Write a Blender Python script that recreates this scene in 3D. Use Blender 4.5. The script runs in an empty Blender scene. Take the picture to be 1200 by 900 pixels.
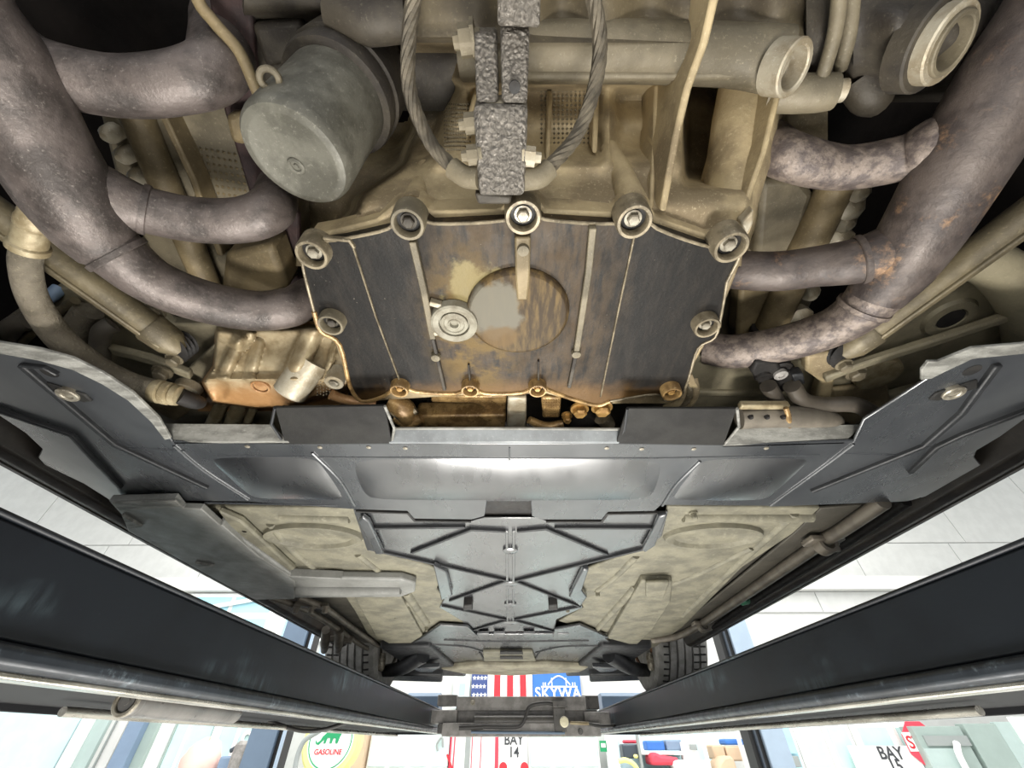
import bpy, math, random
from mathutils import Vector, Matrix, Euler

random.seed(7)
R = math.radians
scene = bpy.context.scene
COL = scene.collection

# ------------------------------------------------------------------ camera
ZC = 1.5                       # lens height above the shop floor
FPX = 465.0                    # focal length in pixels of the 1200 px wide frame
CAM_ROT = Euler((R(90 + 42.2), 0, 0.008), 'XYZ')
cam_data = bpy.data.cameras.new('camera')
cam_data.sensor_width = 36.0
cam_data.lens = FPX / 1200 * 36.0
cam_data.clip_start = 0.01
cam_data.clip_end = 200
cam = bpy.data.objects.new('camera', cam_data)
cam.location = (0, 0, ZC)
cam.rotation_euler = CAM_ROT
COL.objects.link(cam)
scene.camera = cam

# ------------------------------------------------------------------ world, lights, exposure
world = bpy.data.worlds.new('world')
scene.world = world
world.use_nodes = True
bg = world.node_tree.nodes['Background']
bg.inputs[0].default_value = (0.95, 0.975, 1.0, 1)
bg.inputs[1].default_value = 0.8


def area_light(name, loc, rot, sx, sy, power, col=(1, 1, 1)):
    l = bpy.data.lights.new(name, 'AREA')
    l.shape = 'RECTANGLE'
    l.size, l.size_y, l.energy, l.color = sx, sy, power, col
    o = bpy.data.objects.new(name, l)
    o.location, o.rotation_euler = loc, rot
    COL.objects.link(o)
    return o


# unseen fill lights added under the car to brighten engine and floor covers
area_light('underside_fill_light', (0.02, 0.42, 0.80), (R(180 + 4), 0, 0), 0.3, 0.2, 9.5, (1.0, 0.965, 0.90))
area_light('front_underside_fill_light', (0.0, 1.55, 0.25), (R(180 + 28), 0, 0), 0.9, 0.4, 20, (1.0, 0.975, 0.93))
area_light('rear_underside_fill_light', (0.1, -1.0, 0.75), (R(180 - 32), 0, 0), 0.9, 0.5, 5, (1.0, 0.97, 0.92))
# light rows of the shop ceiling
area_light('ceiling_lamps', (0, 2.5, 5.4), (0, 0, 0), 10, 6, 560, (1.0, 0.99, 0.97))

scene.view_settings.view_transform = 'Standard'
scene.view_settings.look = 'None'
scene.view_settings.gamma = 1.0
scene.view_settings.use_curve_mapping = False
scene.view_settings.exposure = 0.8
scene.cycles.max_bounces = 8

# ------------------------------------------------------------------ projection helpers: a pixel and a real height (or depth) give a place
CM = CAM_ROT.to_matrix()


def ray(px, py):
    return CM @ Vector(((px - 600) / FPX, (450 - py) / FPX, -1.0))


def W(px, py, h):
    """Point h metres above the lens height on the sight line of a pixel."""
    d = ray(px, py)
    p = d * (h / d.z)
    return Vector((p.x, p.y, p.z + ZC))


def WY(px, py, y):
    d = ray(px, py)
    p = d * (y / d.y)
    return Vector((p.x, p.y, p.z + ZC))


UP = Vector((0, 0, 1))


def lin(c):
    return tuple((v / 255 / 12.92) if v / 255 <= 0.04045 else ((v / 255 + 0.055) / 1.055) ** 2.4 for v in c[:3]) + (1.0,)


# ------------------------------------------------------------------ materials
class Nodes:
    def __init__(self, name):
        self.m = bpy.data.materials.new(name)
        self.m.use_nodes = True
        self.t = self.m.node_tree
        self.b = self.t.nodes['Principled BSDF']

    def n(self, typ, props=None, **ins):
        nd = self.t.nodes.new(typ)
        for k, v in (props or {}).items():
            setattr(nd, k, v)
        for k, v in ins.items():
            key = int(k[1:]) if k[0] == 'i' and k[1:].isdigit() else k.replace('_', ' ')
            self.put(nd.inputs[key], v)
        return nd

    def put(self, sock, v):
        if hasattr(v, 'is_output'):
            self.t.links.new(v, sock)
        else:
            sock.default_value = v

    def coord(self, scale=(1, 1, 1)):
        c = self.n('ShaderNodeTexCoord').outputs['Object']
        if tuple(scale) != (1, 1, 1):
            c = self.n('ShaderNodeMapping', Vector=c, Scale=scale).outputs[0]
        return c

    def noise(self, vec, scale, detail=5, rough=0.6, dist=0.0):
        return self.n('ShaderNodeTexNoise', Vector=vec, Scale=scale, Detail=detail, Roughness=rough, Distortion=dist).outputs['Fac']

    def ramp(self, fac, lo, hi):
        return self.n('ShaderNodeMapRange', {'clamp': True, 'interpolation_type': 'SMOOTHSTEP'}, i0=fac, i1=lo, i2=hi, i3=0.0, i4=1.0).outputs[0]

    def mix(self, fac, a, b):
        nd = self.n('ShaderNodeMix', {'data_type': 'RGBA'})
        self.put(nd.inputs[0], fac)
        self.put(nd.inputs[6], a)
        self.put(nd.inputs[7], b)
        return nd.outputs[2]

    def mul(self, a, b, op='MULTIPLY'):
        return self.n('ShaderNodeMath', {'operation': op}, i0=a, i1=b).outputs[0]

    def blob(self, vec, c, rx, ry, soft=0.35, wob=None, amt=0.5):
        """1 inside an ellipse in the object's x y plane, 0 outside; a noise WOB makes its border ragged."""
        mp = self.n('ShaderNodeMapping', Vector=vec, Location=(-c[0] / rx, -c[1] / ry, 0), Scale=(1 / rx, 1 / ry, 0)).outputs[0]
        ln = self.n('ShaderNodeVectorMath', {'operation': 'LENGTH'}, i0=mp).outputs['Value']
        if wob is not None:
            ln = self.mul(ln, self.mul(self.mul(wob, 0.5, 'SUBTRACT'), amt * 2), 'ADD')
        return self.ramp(ln, 1 + soft, 1 - soft)

    def bump(self, height, strength, dist=0.002):
        nd = self.n('ShaderNodeBump', Height=height, Strength=strength, Distance=dist)
        self.put(self.b.inputs['Normal'], nd.outputs[0])

    def finish(self, color, rough=0.5, metal=0.0, spec=0.5, coat=0.0):
        self.put(self.b.inputs['Base Color'], color)
        self.put(self.b.inputs['Roughness'], rough)
        self.put(self.b.inputs['Metallic'], metal)
        self.b.inputs['Specular IOR Level'].default_value = spec
        self.b.inputs['Coat Weight'].default_value = coat
        self.b.inputs['Coat Roughness'].default_value = 0.25
        return self.m


def dirty(name, c1, c2, c3=None, scale=20, rough=0.55, metal=0.0, bump=0.25, bscale=180, bdist=0.0015, fine=260, spec=0.5, stretch=(1, 1, 1), lo=0.38, hi=0.62, coat=0.0):
    """Base colour c1, broad stains of c2, small specks of c3 (sRGB 0-255)."""
    s = Nodes(name)
    v = s.coord(stretch)
    col = s.mix(s.ramp(s.noise(v, scale), lo, hi), lin(c1), lin(c2))
    if c3:
        col = s.mix(s.ramp(s.noise(v, fine, 7, 0.75), 0.54, 0.76), col, lin(c3))
    rg = s.n('ShaderNodeMapRange', i0=s.noise(v, scale * 2.3), i1=0.3, i2=0.7, i3=max(0.05, rough - 0.12), i4=min(1, rough + 0.12)).outputs[0]
    if bump:
        s.bump(s.noise(s.coord(), bscale, 6, 0.65), bump, bdist)
    return s.finish(col, rg, metal, spec, coat)


def plain(name, c, rough=0.5, metal=0.0, spec=0.5, coat=0.0):
    s = Nodes(name)
    v = s.coord()
    k = tuple(max(0, x * 0.965) for x in c)
    return s.finish(s.mix(s.ramp(s.noise(v, 6), 0.35, 0.65), lin(c), lin(k)), rough, metal, spec, coat)


def emitter(name, c, strength):
    s = Nodes(name)
    s.b.inputs['Emission Color'].default_value = lin(c)
    s.b.inputs['Emission Strength'].default_value = strength
    return s.finish(lin(c), 0.5)


def make_pan_black():
    s = Nodes('pan_black_oily')
    v = s.coord()
    vs = s.coord((1, 0.22, 1))
    streak = s.noise(vs, 90, 6, 0.65)
    wob = s.noise(v, 28, 5, 0.6)
    fine = s.noise(v, 220, 6, 0.7)
    col = s.mix(s.ramp(streak, 0.4, 0.7), lin((16, 14, 12)), lin((32, 28, 24)))
    # brown oil film over the middle, wiped in streaks along the pan
    mid = s.blob(v, (0.0, 0.0), 0.105, 0.2, 0.3, wob, 0.25)
    col = s.mix(s.mul(mid, s.ramp(streak, 0.3, 0.62)), col, lin((60, 47, 30)))
    col = s.mix(s.mul(s.blob(v, (-0.055, 0.01), 0.05, 0.11, 0.4, wob, 0.5), s.ramp(wob, 0.42, 0.58)), col, lin((92, 74, 40)))
    # golden drip band along the front edge
    g = s.blob(v, (-0.01, 0.13), 0.19, 0.035, 0.45, wob, 0.5)
    col = s.mix(s.mul(g, 0.55), col, lin((112, 82, 42)))
    # pale patch
    col = s.mix(s.mul(s.blob(v, (-0.05, -0.055), 0.024, 0.030, 0.25, wob, 1.6), 0.9), col, lin((118, 106, 70)))
    col = s.mix(s.ramp(fine, 0.66, 0.74), col, lin((150, 142, 128)))
    rg = s.n('ShaderNodeMapRange', i0=wob, i1=0.3, i2=0.7, i3=0.38, i4=0.62).outputs[0]
    s.bump(s.noise(v, 260, 5, 0.6), 0.3, 0.001)
    return s.finish(col, rg, 0.0, 0.22)


def make_pump():
    s = Nodes('pump_casting_amber')
    v = s.coord()
    y = s.n('ShaderNodeSeparateXYZ', Vector=v).outputs[1]
    wob = s.noise(v, 30, 5, 0.6)
    f = s.ramp(s.mul(y, s.mul(s.mul(wob, 0.5, 'SUBTRACT'), 0.05), 'ADD'), -0.075, -0.03)
    col = s.mix(s.ramp(s.noise(v, 45, 5), 0.35, 0.65), lin((166, 152, 124)), lin((132, 116, 88)))
    amb = s.mix(s.ramp(wob, 0.35, 0.65), lin((176, 134, 88)), lin((148, 108, 66)))
    col = s.mix(s.mul(f, 0.9), col, amb)
    s.bump(s.noise(v, 160, 5), 0.4, 0.0015)
    return s.finish(col, 0.42, 0.2)


def make_disc():
    s = Nodes('disc_half_pale')
    v = s.coord()
    wob = s.noise(v, 40, 5, 0.6)
    streak = s.noise(s.n('ShaderNodeMapping', Vector=v, Rotation=(0, 0, R(35)), Scale=(1, 0.2, 1)).outputs[0], 130, 5)
    col = s.mix(s.ramp(streak, 0.38, 0.66), lin((52, 41, 27)), lin((92, 75, 46)))
    col = s.mix(s.mul(s.blob(v, (-0.026, -0.006), 0.03, 0.036, 0.15, wob, 0.55), 0.92), col, lin((98, 94, 83)))  # paler grey ellipse over the left half of the disc
    col = s.mix(s.mul(s.blob(v, (-0.022, 0.03), 0.022, 0.016, 0.25, wob, 0.7), 0.8), col, lin((92, 72, 42)))
    s.bump(streak, 0.2, 0.001)
    return s.finish(col, 0.6, 0.0, 0.25)


def make_undertray(name='undertray_plastic', c1=(43, 45, 48), c2=(56, 58, 60), ior=1.7):
    s = Nodes(name)
    v = s.coord()
    n = s.noise(v, 9, 5, 0.6)
    col = s.mix(s.ramp(n, 0.35, 0.7), lin(c1), lin(c2))
    col = s.mix(s.ramp(s.noise(v, 130, 6, 0.75), 0.66, 0.78), col, lin((92, 92, 90)))
    rg = s.n('ShaderNodeMapRange', i0=s.noise(s.coord((1, 0.3, 1)), 12), i1=0.3, i2=0.7, i3=0.2, i4=0.38).outputs[0]
    s.bump(s.noise(v, 5, 2), 0.25, 0.01)
    s.b.inputs['IOR'].default_value = ior
    return s.finish(col, rg, 0.0, 0.6, 0.5)


def make_ramp():
    s = Nodes('blue_black_enamel')
    v = s.coord()
    col = s.mix(s.ramp(s.noise(v, 6), 0.38, 0.62), lin((11, 14, 19)), lin((17, 21, 26)))
    worn = s.mul(s.ramp(s.noise(s.coord((1, 0.8, 2.2)), 3.2, 3, 0.5), 0.56, 0.72), s.ramp(s.noise(s.coord((1, 3.0, 0.6)), 16, 6, 0.7), 0.40, 0.66))
    col = s.mix(s.mul(worn, 0.6), col, lin((92, 108, 114)))  # lighter streaks: scuff wear and reflection together, put into the colour
    col = s.mix(s.ramp(s.noise(v, 70, 6, 0.8), 0.66, 0.8), col, lin((70, 78, 84)))
    s.bump(s.noise(s.coord((1, 0.4, 1)), 22, 5), 0.2, 0.003)
    return s.finish(col, 0.42, 0.0, 0.3)


def make_rope(name, c1, c2):
    return dirty(name, c1, c2, None, 60, 0.6, 0.4, 0.3, 300)


def make_crinkle():
    s = Nodes('crinkle_coat')
    v = s.coord()
    vo = s.n('ShaderNodeTexVoronoi', {'feature': 'SMOOTH_F1'}, Vector=s.n('ShaderNodeMapping', Vector=v, Scale=(1, 1, 1)).outputs[0], Scale=330.0).outputs['Distance']
    nz = s.noise(v, 160, 4, 0.6, 1.5)
    h = s.mul(vo, nz, 'ADD')
    col = s.mix(s.ramp(nz, 0.4, 0.65), lin((96, 91, 84)), lin((120, 114, 106)))
    s.bump(h, 0.7, 0.006)
    return s.finish(col, 0.38, 0.25)


M = {}
M['pan'] = make_pan_black()
M['disc'] = make_disc()
M['pump'] = make_pump()
M['alu_edge'] = dirty('worn_aluminium_edge', (134, 123, 102), (92, 83, 66), (176, 166, 146), 40, 0.45, 0.35, 0.3)
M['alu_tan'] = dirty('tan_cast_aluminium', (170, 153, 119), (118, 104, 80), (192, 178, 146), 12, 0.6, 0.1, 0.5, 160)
M['alu_gold'] = dirty('oil_gold_aluminium', (164, 134, 88), (108, 84, 52), (200, 174, 128), 40, 0.34, 0.3, 0.35, 150)
M['alu_grey'] = dirty('grey_cast_aluminium', (112, 103, 84), (84, 77, 62), (140, 131, 110), 16, 0.6, 0.1, 0.45, 180)
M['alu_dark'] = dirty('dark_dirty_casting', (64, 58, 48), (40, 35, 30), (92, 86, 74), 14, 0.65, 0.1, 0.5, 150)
M['amber_cast'] = dirty('amber_stained_casting', (172, 134, 94), (140, 100, 62), (196, 164, 126), 50, 0.42, 0.2, 0.35, 160)
M['alu_pale'] = dirty('pale_aluminium', (168, 160, 142), (136, 124, 102), (200, 194, 180), 30, 0.45, 0.3, 0.35, 160)
M['bolt'] = dirty('bolt_steel', (150, 144, 130), (104, 97, 84), (190, 186, 174), 60, 0.4, 0.4, 0.2)
M['bolt_gold'] = dirty('bolt_oily', (176, 140, 84), (128, 96, 52), (210, 180, 130), 60, 0.36, 0.5, 0.2)
M['black'] = dirty('black_recess', (18, 17, 16), (30, 27, 24), None, 30, 0.7)
M['recess_shade'] = dirty('shaded_recess', (14, 12, 10), (24, 20, 15), None, 60, 0.5, spec=0.3)  # near-black colour stands in for shade deep in bolt recesses and bore
M['flap'] = dirty('dark_grey_flap', (36, 35, 33), (29, 28, 27), (52, 51, 48), 14, 0.65, spec=0.25)
M['lip_reflection'] = dirty('grey_lip_reflection', (120, 124, 126), (104, 107, 109), (150, 152, 152), 20, 0.4)  # reflection on the upright front lip put in as a grey colour
M['case_shaded'] = dirty('brown_dirty_shaded_casting', (96, 86, 66), (70, 62, 49), (120, 110, 88), 12, 0.62, 0.1, 0.6, 120)  # dirty brown, with part of the upper casting's shading in the colour
M['pipe_dark'] = dirty('dark_brown_pipe', (74, 68, 60), (58, 53, 47), None, 20, 0.45, 0.1, 0.2)
M['head_tan'] = dirty('brown_tan_casting', (126, 111, 82), (96, 84, 61), (154, 140, 110), 14, 0.6, 0.1, 0.5, 160)
M['plug_pale'] = dirty('pale_plug_alloy', (138, 134, 120), (112, 106, 92), (160, 156, 144), 40, 0.6, 0.0, 0.3, 160, spec=0.3)
M['shell'] = dirty('dark_underbody', (22, 18, 16), (13, 10, 9), (36, 30, 25), 10, 0.85, 0, 0.4, 90, spec=0.2)
M['filter'] = dirty('filter_can_paint', (98, 96, 87), (74, 72, 64), (134, 131, 120), 26, 0.48, 0.15, 0.45, 120)
M['exhaust'] = dirty('heat_tinted_steel', (98, 89, 85), (62, 56, 53), (134, 126, 119), 24, 0.46, 0.3, 0.5, 200, fine=300)
M['exhaust_rust'] = dirty('rusty_steel', (86, 77, 72), (58, 51, 49), (150, 118, 88), 24, 0.5, 0.25, 0.6, 150, fine=26)
M['exhaust_head'] = dirty('scaled_steel', (80, 71, 68), (124, 112, 103), (44, 38, 36), 80, 0.48, 0.25, 0.9, 150, fine=180)
M['maroon'] = dirty('maroon_rust_iron', (54, 36, 34), (36, 24, 24), (76, 55, 50), 22, 0.7, 0.05, 0.5)
M['hose'] = dirty('dusty_rubber_hose', (114, 106, 92), (92, 85, 72), (150, 140, 116), 26, 0.75, 0, 0.9, 170, 0.003)
M['brass'] = dirty('brass_fitting', (158, 146, 118), (130, 116, 88), (186, 174, 144), 40, 0.5, 0.25, 0.3)
M['link'] = dirty('olive_steel_link', (108, 98, 76), (82, 74, 58), (130, 120, 96), 20, 0.5, 0.2, 0.4)
M['subframe'] = dirty('olive_grey_subframe', (136, 128, 106), (110, 103, 85), (158, 150, 124), 14, 0.6, 0.05, 0.4)
M['rubber'] = dirty('black_rubber', (20, 18, 17), (30, 27, 25), (52, 47, 40), 40, 0.65, spec=0.3)
M['tray'] = make_undertray()
M['tray_gloss'] = make_undertray('polished_undertray_plastic', (22, 23, 25), (34, 35, 37), 2.0)
M['cover_gloss'] = make_undertray('polished_cover_plastic', (28, 29, 31), (44, 45, 47), 2.3)
M['tray_edge'] = dirty('scuffed_plastic_edge', (136, 135, 129), (96, 95, 90), (166, 166, 160), 40, 0.6, 0, 0.8, 140, stretch=(0.4, 1.6, 1))
M['rib_black'] = dirty('rib_plastic', (22, 23, 25), (32, 33, 35), None, 20, 0.5)
M['khaki'] = dirty('khaki_underseal', (117, 113, 96), (94, 91, 78), (140, 136, 118), 13, 0.66, 0.0, 0.7, 45, 0.004, fine=70)
M['khaki_dark'] = dirty('dusty_floor_metal', (70, 66, 57), (56, 53, 46), (88, 84, 72), 9, 0.68, 0, 0.4, 70)
M['cover'] = dirty('grey_side_cover', (122, 122, 118), (106, 106, 102), (146, 145, 139), 12, 0.5, 0, 0.25, 120)
M['sill'] = dirty('brown_black_sill', (62, 56, 50), (44, 40, 37), (84, 78, 70), 10, 0.5, 0, 0.3, 90)
M['pipe_grey'] = dirty('grey_line', (112, 105, 94), (90, 84, 75), None, 20, 0.5, 0.2, 0.2)
M['beige'] = dirty('beige_bumper_dust', (156, 150, 130), (124, 118, 102), None, 10, 0.6)
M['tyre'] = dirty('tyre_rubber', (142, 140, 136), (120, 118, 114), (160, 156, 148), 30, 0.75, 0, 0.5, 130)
M['groove'] = plain('tyre_groove', (26, 24, 23), 0.9)
M['rust'] = dirty('rust_brown', (104, 76, 56), (78, 56, 42), None, 30, 0.65, 0.1)
M['ramp'] = make_ramp()
M['ramp_worn'] = dirty('worn_enamel', (34, 39, 45), (24, 28, 33), (96, 106, 112), 16, 0.42, 0.1, 0.2, 80, fine=40, spec=0.4)
M['ramp_dark'] = plain('ramp_underside', (9, 9, 13), 0.7, 0, 0.3)
M['steel_rail'] = dirty('bare_steel_rail', (176, 172, 162), (132, 128, 118), (206, 202, 190), 30, 0.3, 0.8, 0.1, stretch=(1, 0.2, 1))
M['jack'] = dirty('dark_grey_jack', (150, 146, 142), (126, 123, 119), (176, 172, 166), 20, 0.45, 0.1, 0.2)
M['jack_black'] = dirty('black_jack_steel', (82, 80, 77), (98, 95, 91), None, 20, 0.35, 0.1, 0.2)
M['hose_black'] = plain('black_hose', (50, 48, 46), 0.45)
M['cream_knob'] = plain('cream_plastic', (226, 218, 186), 0.4)
M['post'] = plain('blue_grey_post', (104, 122, 142), 0.45)
M['post_light'] = plain('pale_blue_post', (170, 188, 206), 0.45)
M['post_black'] = plain('black_post_slot', (18, 18, 18), 0.5)
M['wall'] = plain('white_paint', (204, 205, 202), 0.85)
M['trim'] = plain('white_trim', (222, 222, 219), 0.7)
M['floor'] = dirty('white_grey_epoxy_floor', (226, 224, 218), (208, 206, 200), None, 2, 0.4, 0, 0.05)
M['door_white'] = plain('mint_white_door', (216, 236, 234), 0.5)
M['frame_white'] = plain('white_frame', (246, 248, 246), 0.5)
M['glass_teal'] = plain('teal_pane', (196, 226, 224), 0.15, 0, 0.6)
M['glass_grey'] = plain('grey_green_pane', (176, 194, 190), 0.15, 0, 0.6)
M['win_blue'] = plain('window_pane_blue', (172, 220, 234), 0.12, 0, 0.6)
M['white'] = plain('white_board', (250, 250, 248), 0.6)
M['red'] = plain('red_print', (206, 44, 56), 0.6)
M['red_soft'] = plain('red_cloth', (226, 74, 92), 0.7)
M['blue'] = plain('banner_blue', (58, 116, 196), 0.6)
M['navy'] = plain('flag_navy', (60, 78, 130), 0.7)
M['ink'] = plain('dark_ink', (60, 62, 66), 0.6)
M['green'] = plain('sign_green', (30, 150, 96), 0.5)
M['yellow'] = plain('pale_yellow', (236, 232, 150), 0.5)
M['cyan'] = plain('pale_cyan', (214, 242, 248), 0.6)
M['tan'] = plain('tan_cloth', (206, 180, 152), 0.8)
M['pink'] = plain('pale_pink_cloth', (240, 200, 188), 0.8)
M['slate'] = plain('slate_blue_plastic', (122, 142, 166), 0.5)
M['charcoal'] = plain('charcoal_plastic', (62, 70, 80), 0.45)
M['grey'] = plain('mid_grey', (150, 156, 154), 0.5)
M['grey_green'] = plain('grey_green_paint', (156, 172, 166), 0.5)
M['clip_green'] = plain('green_clip', (70, 130, 100), 0.5)
M['crinkle'] = make_crinkle()
M['rope'] = make_rope('wire_rope', (106, 98, 84), (76, 70, 60))

# ------------------------------------------------------------------ mesh building
WPOS = {}


def catmull(pts, rad, k):
    if len(pts) < 3 or k < 2:
        return pts, rad
    P = [2 * pts[0] - pts[1]] + list(pts) + [2 * pts[-1] - pts[-2]]
    op, orr = [], []
    for i in range(1, len(P) - 2):
        for j in range(k):
            t = j / k
            a, b, c, d = P[i - 1], P[i], P[i + 1], P[i + 2]
            op.append(0.5 * ((2 * b) + (c - a) * t + (2 * a - 5 * b + 4 * c - d) * t * t + (3 * b - a - 3 * c + d) * t ** 3))
            orr.append(rad[i - 1] * (1 - t) + rad[i] * t)
    op.append(pts[-1])
    orr.append(rad[-1])
    return op, orr


def frames(pts):
    out, n = [], None
    for i, p in enumerate(pts):
        a, b = pts[max(0, i - 1)], pts[min(len(pts) - 1, i + 1)]
        t = (b - a).normalized()
        if n is None:
            r = Vector((0, 0, 1)) if abs(t.z) < 0.9 else Vector((1, 0, 0))
            n = (r - t * r.dot(t)).normalized()
        else:
            n = (n - t * n.dot(t)).normalized()
        out.append((t, n, t.cross(n)))
    return out


class MB:
    def __init__(self):
        self.v, self.f = [], []

    def add(self, vs, fs):
        b = len(self.v)
        self.v += [Vector(x) for x in vs]
        self.f += [tuple(b + i for i in f) for f in fs]
        return self

    def prism(self, pts, ext):
        """Outline PTS pulled along EXT into a solid."""
        n = len(pts)
        e = Vector(ext)
        fs = [tuple(range(n)), tuple(range(2 * n - 1, n - 1, -1))]
        fs += [(i, n + i, n + (i + 1) % n, (i + 1) % n) for i in range(n)]
        return self.add(list(pts) + [p + e for p in pts], fs)

    def pp(self, pix, h, th, h2=None):
        """Plate: pixel outline on the level h (or each pixel with its own level), th thick upwards."""
        pts = [W(q[0], q[1], q[2] if len(q) > 2 else h) for q in pix]
        return self.prism(pts, (0, 0, th))

    def tube(self, pts, rad, n=14, k=6, cap=True):
        if not isinstance(rad, (list, tuple)):
            rad = [rad] * len(pts)
        pts, rad = catmull([Vector(p) for p in pts], list(rad), k)
        vs, fs = [], []
        for p, r, (t, a, b) in zip(pts, rad, frames(pts)):
            for j in range(n):
                an = 2 * math.pi * j / n
                vs.append(p + a * (r * math.cos(an)) + b * (r * math.sin(an)))
        for i in range(len(pts) - 1):
            for j in range(n):
                fs.append((i * n + j, i * n + (j + 1) % n, (i + 1) * n + (j + 1) % n, (i + 1) * n + j))
        if cap:
            fs.append(tuple(range(n - 1, -1, -1)))
            fs.append(tuple(range((len(pts) - 1) * n, len(pts) * n)))
        return self.add(vs, fs)

    def ptube(self, pix, r, n=14, k=6, cap=True):
        return self.tube([W(*q[:3]) for q in pix], r, n, k, cap)

    def lathe(self, o, axis, prof, n=20, closed=False):
        """Profile of (radius, distance along axis) turned round the axis from o."""
        t = Vector(axis).normalized()
        r = Vector((0, 0, 1)) if abs(t.z) < 0.9 else Vector((1, 0, 0))
        a = (r - t * r.dot(t)).normalized()
        b = t.cross(a)
        vs, fs = [], []
        for rr, d in prof:
            for j in range(n):
                an = 2 * math.pi * j / n
                vs.append(o + t * d + a * (rr * math.cos(an)) + b * (rr * math.sin(an)))
        m = len(prof)
        for i in range(m if closed else m - 1):
            for j in range(n):
                q = (i + 1) % m
                fs.append((i * n + j, i * n + (j + 1) % n, q * n + (j + 1) % n, q * n + j))
        if not closed:
            if prof[0][0] > 1e-6:
                fs.append(tuple(range(n - 1, -1, -1)))
            if prof[-1][0] > 1e-6:
                fs.append(tuple(range((m - 1) * n, m * n)))
        return self.add(vs, fs)

    def ring(self, o, axis, ri, ro, d0, d1, n=22):
        c = (ro - ri) * 0.2
        return self.lathe(o, axis, [(ri, d0), (ri, d1 - c), (ri + c, d1), (ro - c, d1), (ro, d1 - c), (ro, d0)], n, True)

    def box(self, lo, hi):
        x0, y0, z0 = lo
        x1, y1, z1 = hi
        return self.prism([Vector((x0, y0, z0)), Vector((x1, y0, z0)), Vector((x1, y1, z0)), Vector((x0, y1, z0))], (0, 0, z1 - z0))

    def bar(self, a, b, w, th, up=UP):
        """Straight bar from a to b, w wide, th thick along up, its lower face on the line."""
        a, b, up = Vector(a), Vector(b), Vector(up)
        s = (b - a).cross(up).normalized() * (w / 2)
        return self.prism([a - s, a + s, b + s, b - s], up.normalized() * th)

    def pbar(self, pix, wpx, th):
        """Chain of bars through pixels (px, py, h); width in metres."""
        P = [W(*q) for q in pix]
        D = [(b - a).cross(UP).normalized() for a, b in zip(P, P[1:])]
        vs, n = [], len(P)
        for k, p in enumerate(P):
            s = D[max(0, k - 1)] + D[min(n - 2, k)]
            s = s.normalized() * (wpx / 2) / max(0.5, s.normalized().dot(D[min(n - 2, k)]))
            vs += [p - s, p + s, p + s + UP * th, p - s + UP * th]
        fs = [(0, 1, 2, 3), (4 * n - 1, 4 * n - 2, 4 * n - 3, 4 * n - 4)]
        for k in range(n - 1):
            b = 4 * k
            fs += [(b + q, b + (q + 1) % 4, b + 4 + (q + 1) % 4, b + 4 + q) for q in range(4)]
        return self.add(vs, fs)

    def grid(self, nx, ny, fn, back=0.0):
        vs = [fn(i / nx, j / ny) for j in range(ny + 1) for i in range(nx + 1)]
        fs = [(j * (nx + 1) + i, (j + 1) * (nx + 1) + i, (j + 1) * (nx + 1) + i + 1, j * (nx + 1) + i + 1) for j in range(ny) for i in range(nx)]
        return self.add(vs, fs)

    def build(self, name, mat, parent=None, bevel=0.0, smooth=38, solid=0.0):
        xs = [v.x for v in self.v]
        ys = [v.y for v in self.v]
        zs = [v.z for v in self.v]
        c = Vector(((min(xs) + max(xs)) / 2, (min(ys) + max(ys)) / 2, min(zs)))
        me = bpy.data.meshes.new(name)
        me.from_pydata([v - c for v in self.v], [], self.f)
        me.validate()
        import bmesh
        bm = bmesh.new()
        bm.from_mesh(me)
        bmesh.ops.recalc_face_normals(bm, faces=bm.faces)
        bm.to_mesh(me)
        bm.free()
        me.materials.append(M[mat] if isinstance(mat, str) else mat)
        if smooth:
            me.polygons.foreach_set('use_smooth', [True] * len(me.polygons))
            me.set_sharp_from_angle(angle=R(smooth))
        o = bpy.data.objects.new(name, me)
        COL.objects.link(o)
        WPOS[o.name] = c
        if parent is not None:
            o.parent = parent
            o.location = c - WPOS[parent.name]
        else:
            o.location = c
        if solid:
            md = o.modifiers.new('solid', 'SOLIDIFY')
            md.thickness = solid
            md.offset = 0
        if bevel:
            md = o.modifiers.new('bevel', 'BEVEL')
            md.width = bevel
            md.segments = 2
            md.limit_method = 'ANGLE'
            md.angle_limit = R(40)
        return o


def tag(o, label=None, cat=None, group=None, kind=None):
    if label:
        assert 4 <= len(label.split()) <= 16, label
        o['label'] = label
    if cat:
        o['category'] = cat
    if group:
        o['group'] = group
    if kind:
        o['kind'] = kind
    return o


def thing(name, label, cat, loc, group=None):
    o = bpy.data.objects.new(name, None)
    o.empty_display_size = 0.05
    COL.objects.link(o)
    o.location = loc
    WPOS[o.name] = Vector(loc)
    return tag(o, label, cat, group)


def text(name, body, loc, size, mat, parent, align='CENTER', extrude=0.001, rot=(R(90), 0, 0), space=1.0):
    c = bpy.data.curves.new(name, 'FONT')
    c.body, c.size, c.align_x, c.extrude = body, size, align, extrude
    c.materials.append(M[mat])
    c.space_character = space
    c.offset = size * 0.018
    tmp = bpy.data.objects.new(name + '_curve', c)
    COL.objects.link(tmp)
    dg = bpy.context.evaluated_depsgraph_get()
    dg.update()
    me = bpy.data.meshes.new_from_object(tmp.evaluated_get(dg))
    bpy.data.objects.remove(tmp)
    if not me.materials:
        me.materials.append(M[mat])
    o = bpy.data.objects.new(name, me)
    COL.objects.link(o)
    o.rotation_euler = rot
    o.parent = parent
    o.location = Vector(loc) - WPOS[parent.name]
    return o


def copy_tree(o, parent=None):
    c = o.copy()
    COL.objects.link(c)
    if parent is not None:
        c.parent = parent
    for ch in list(o.children):
        copy_tree(ch, c)
    return c


def sst(a, b, x):
    t = max(0.0, min(1.0, (x - a) / (b - a)))
    return t * t * (3 - 2 * t)


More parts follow.
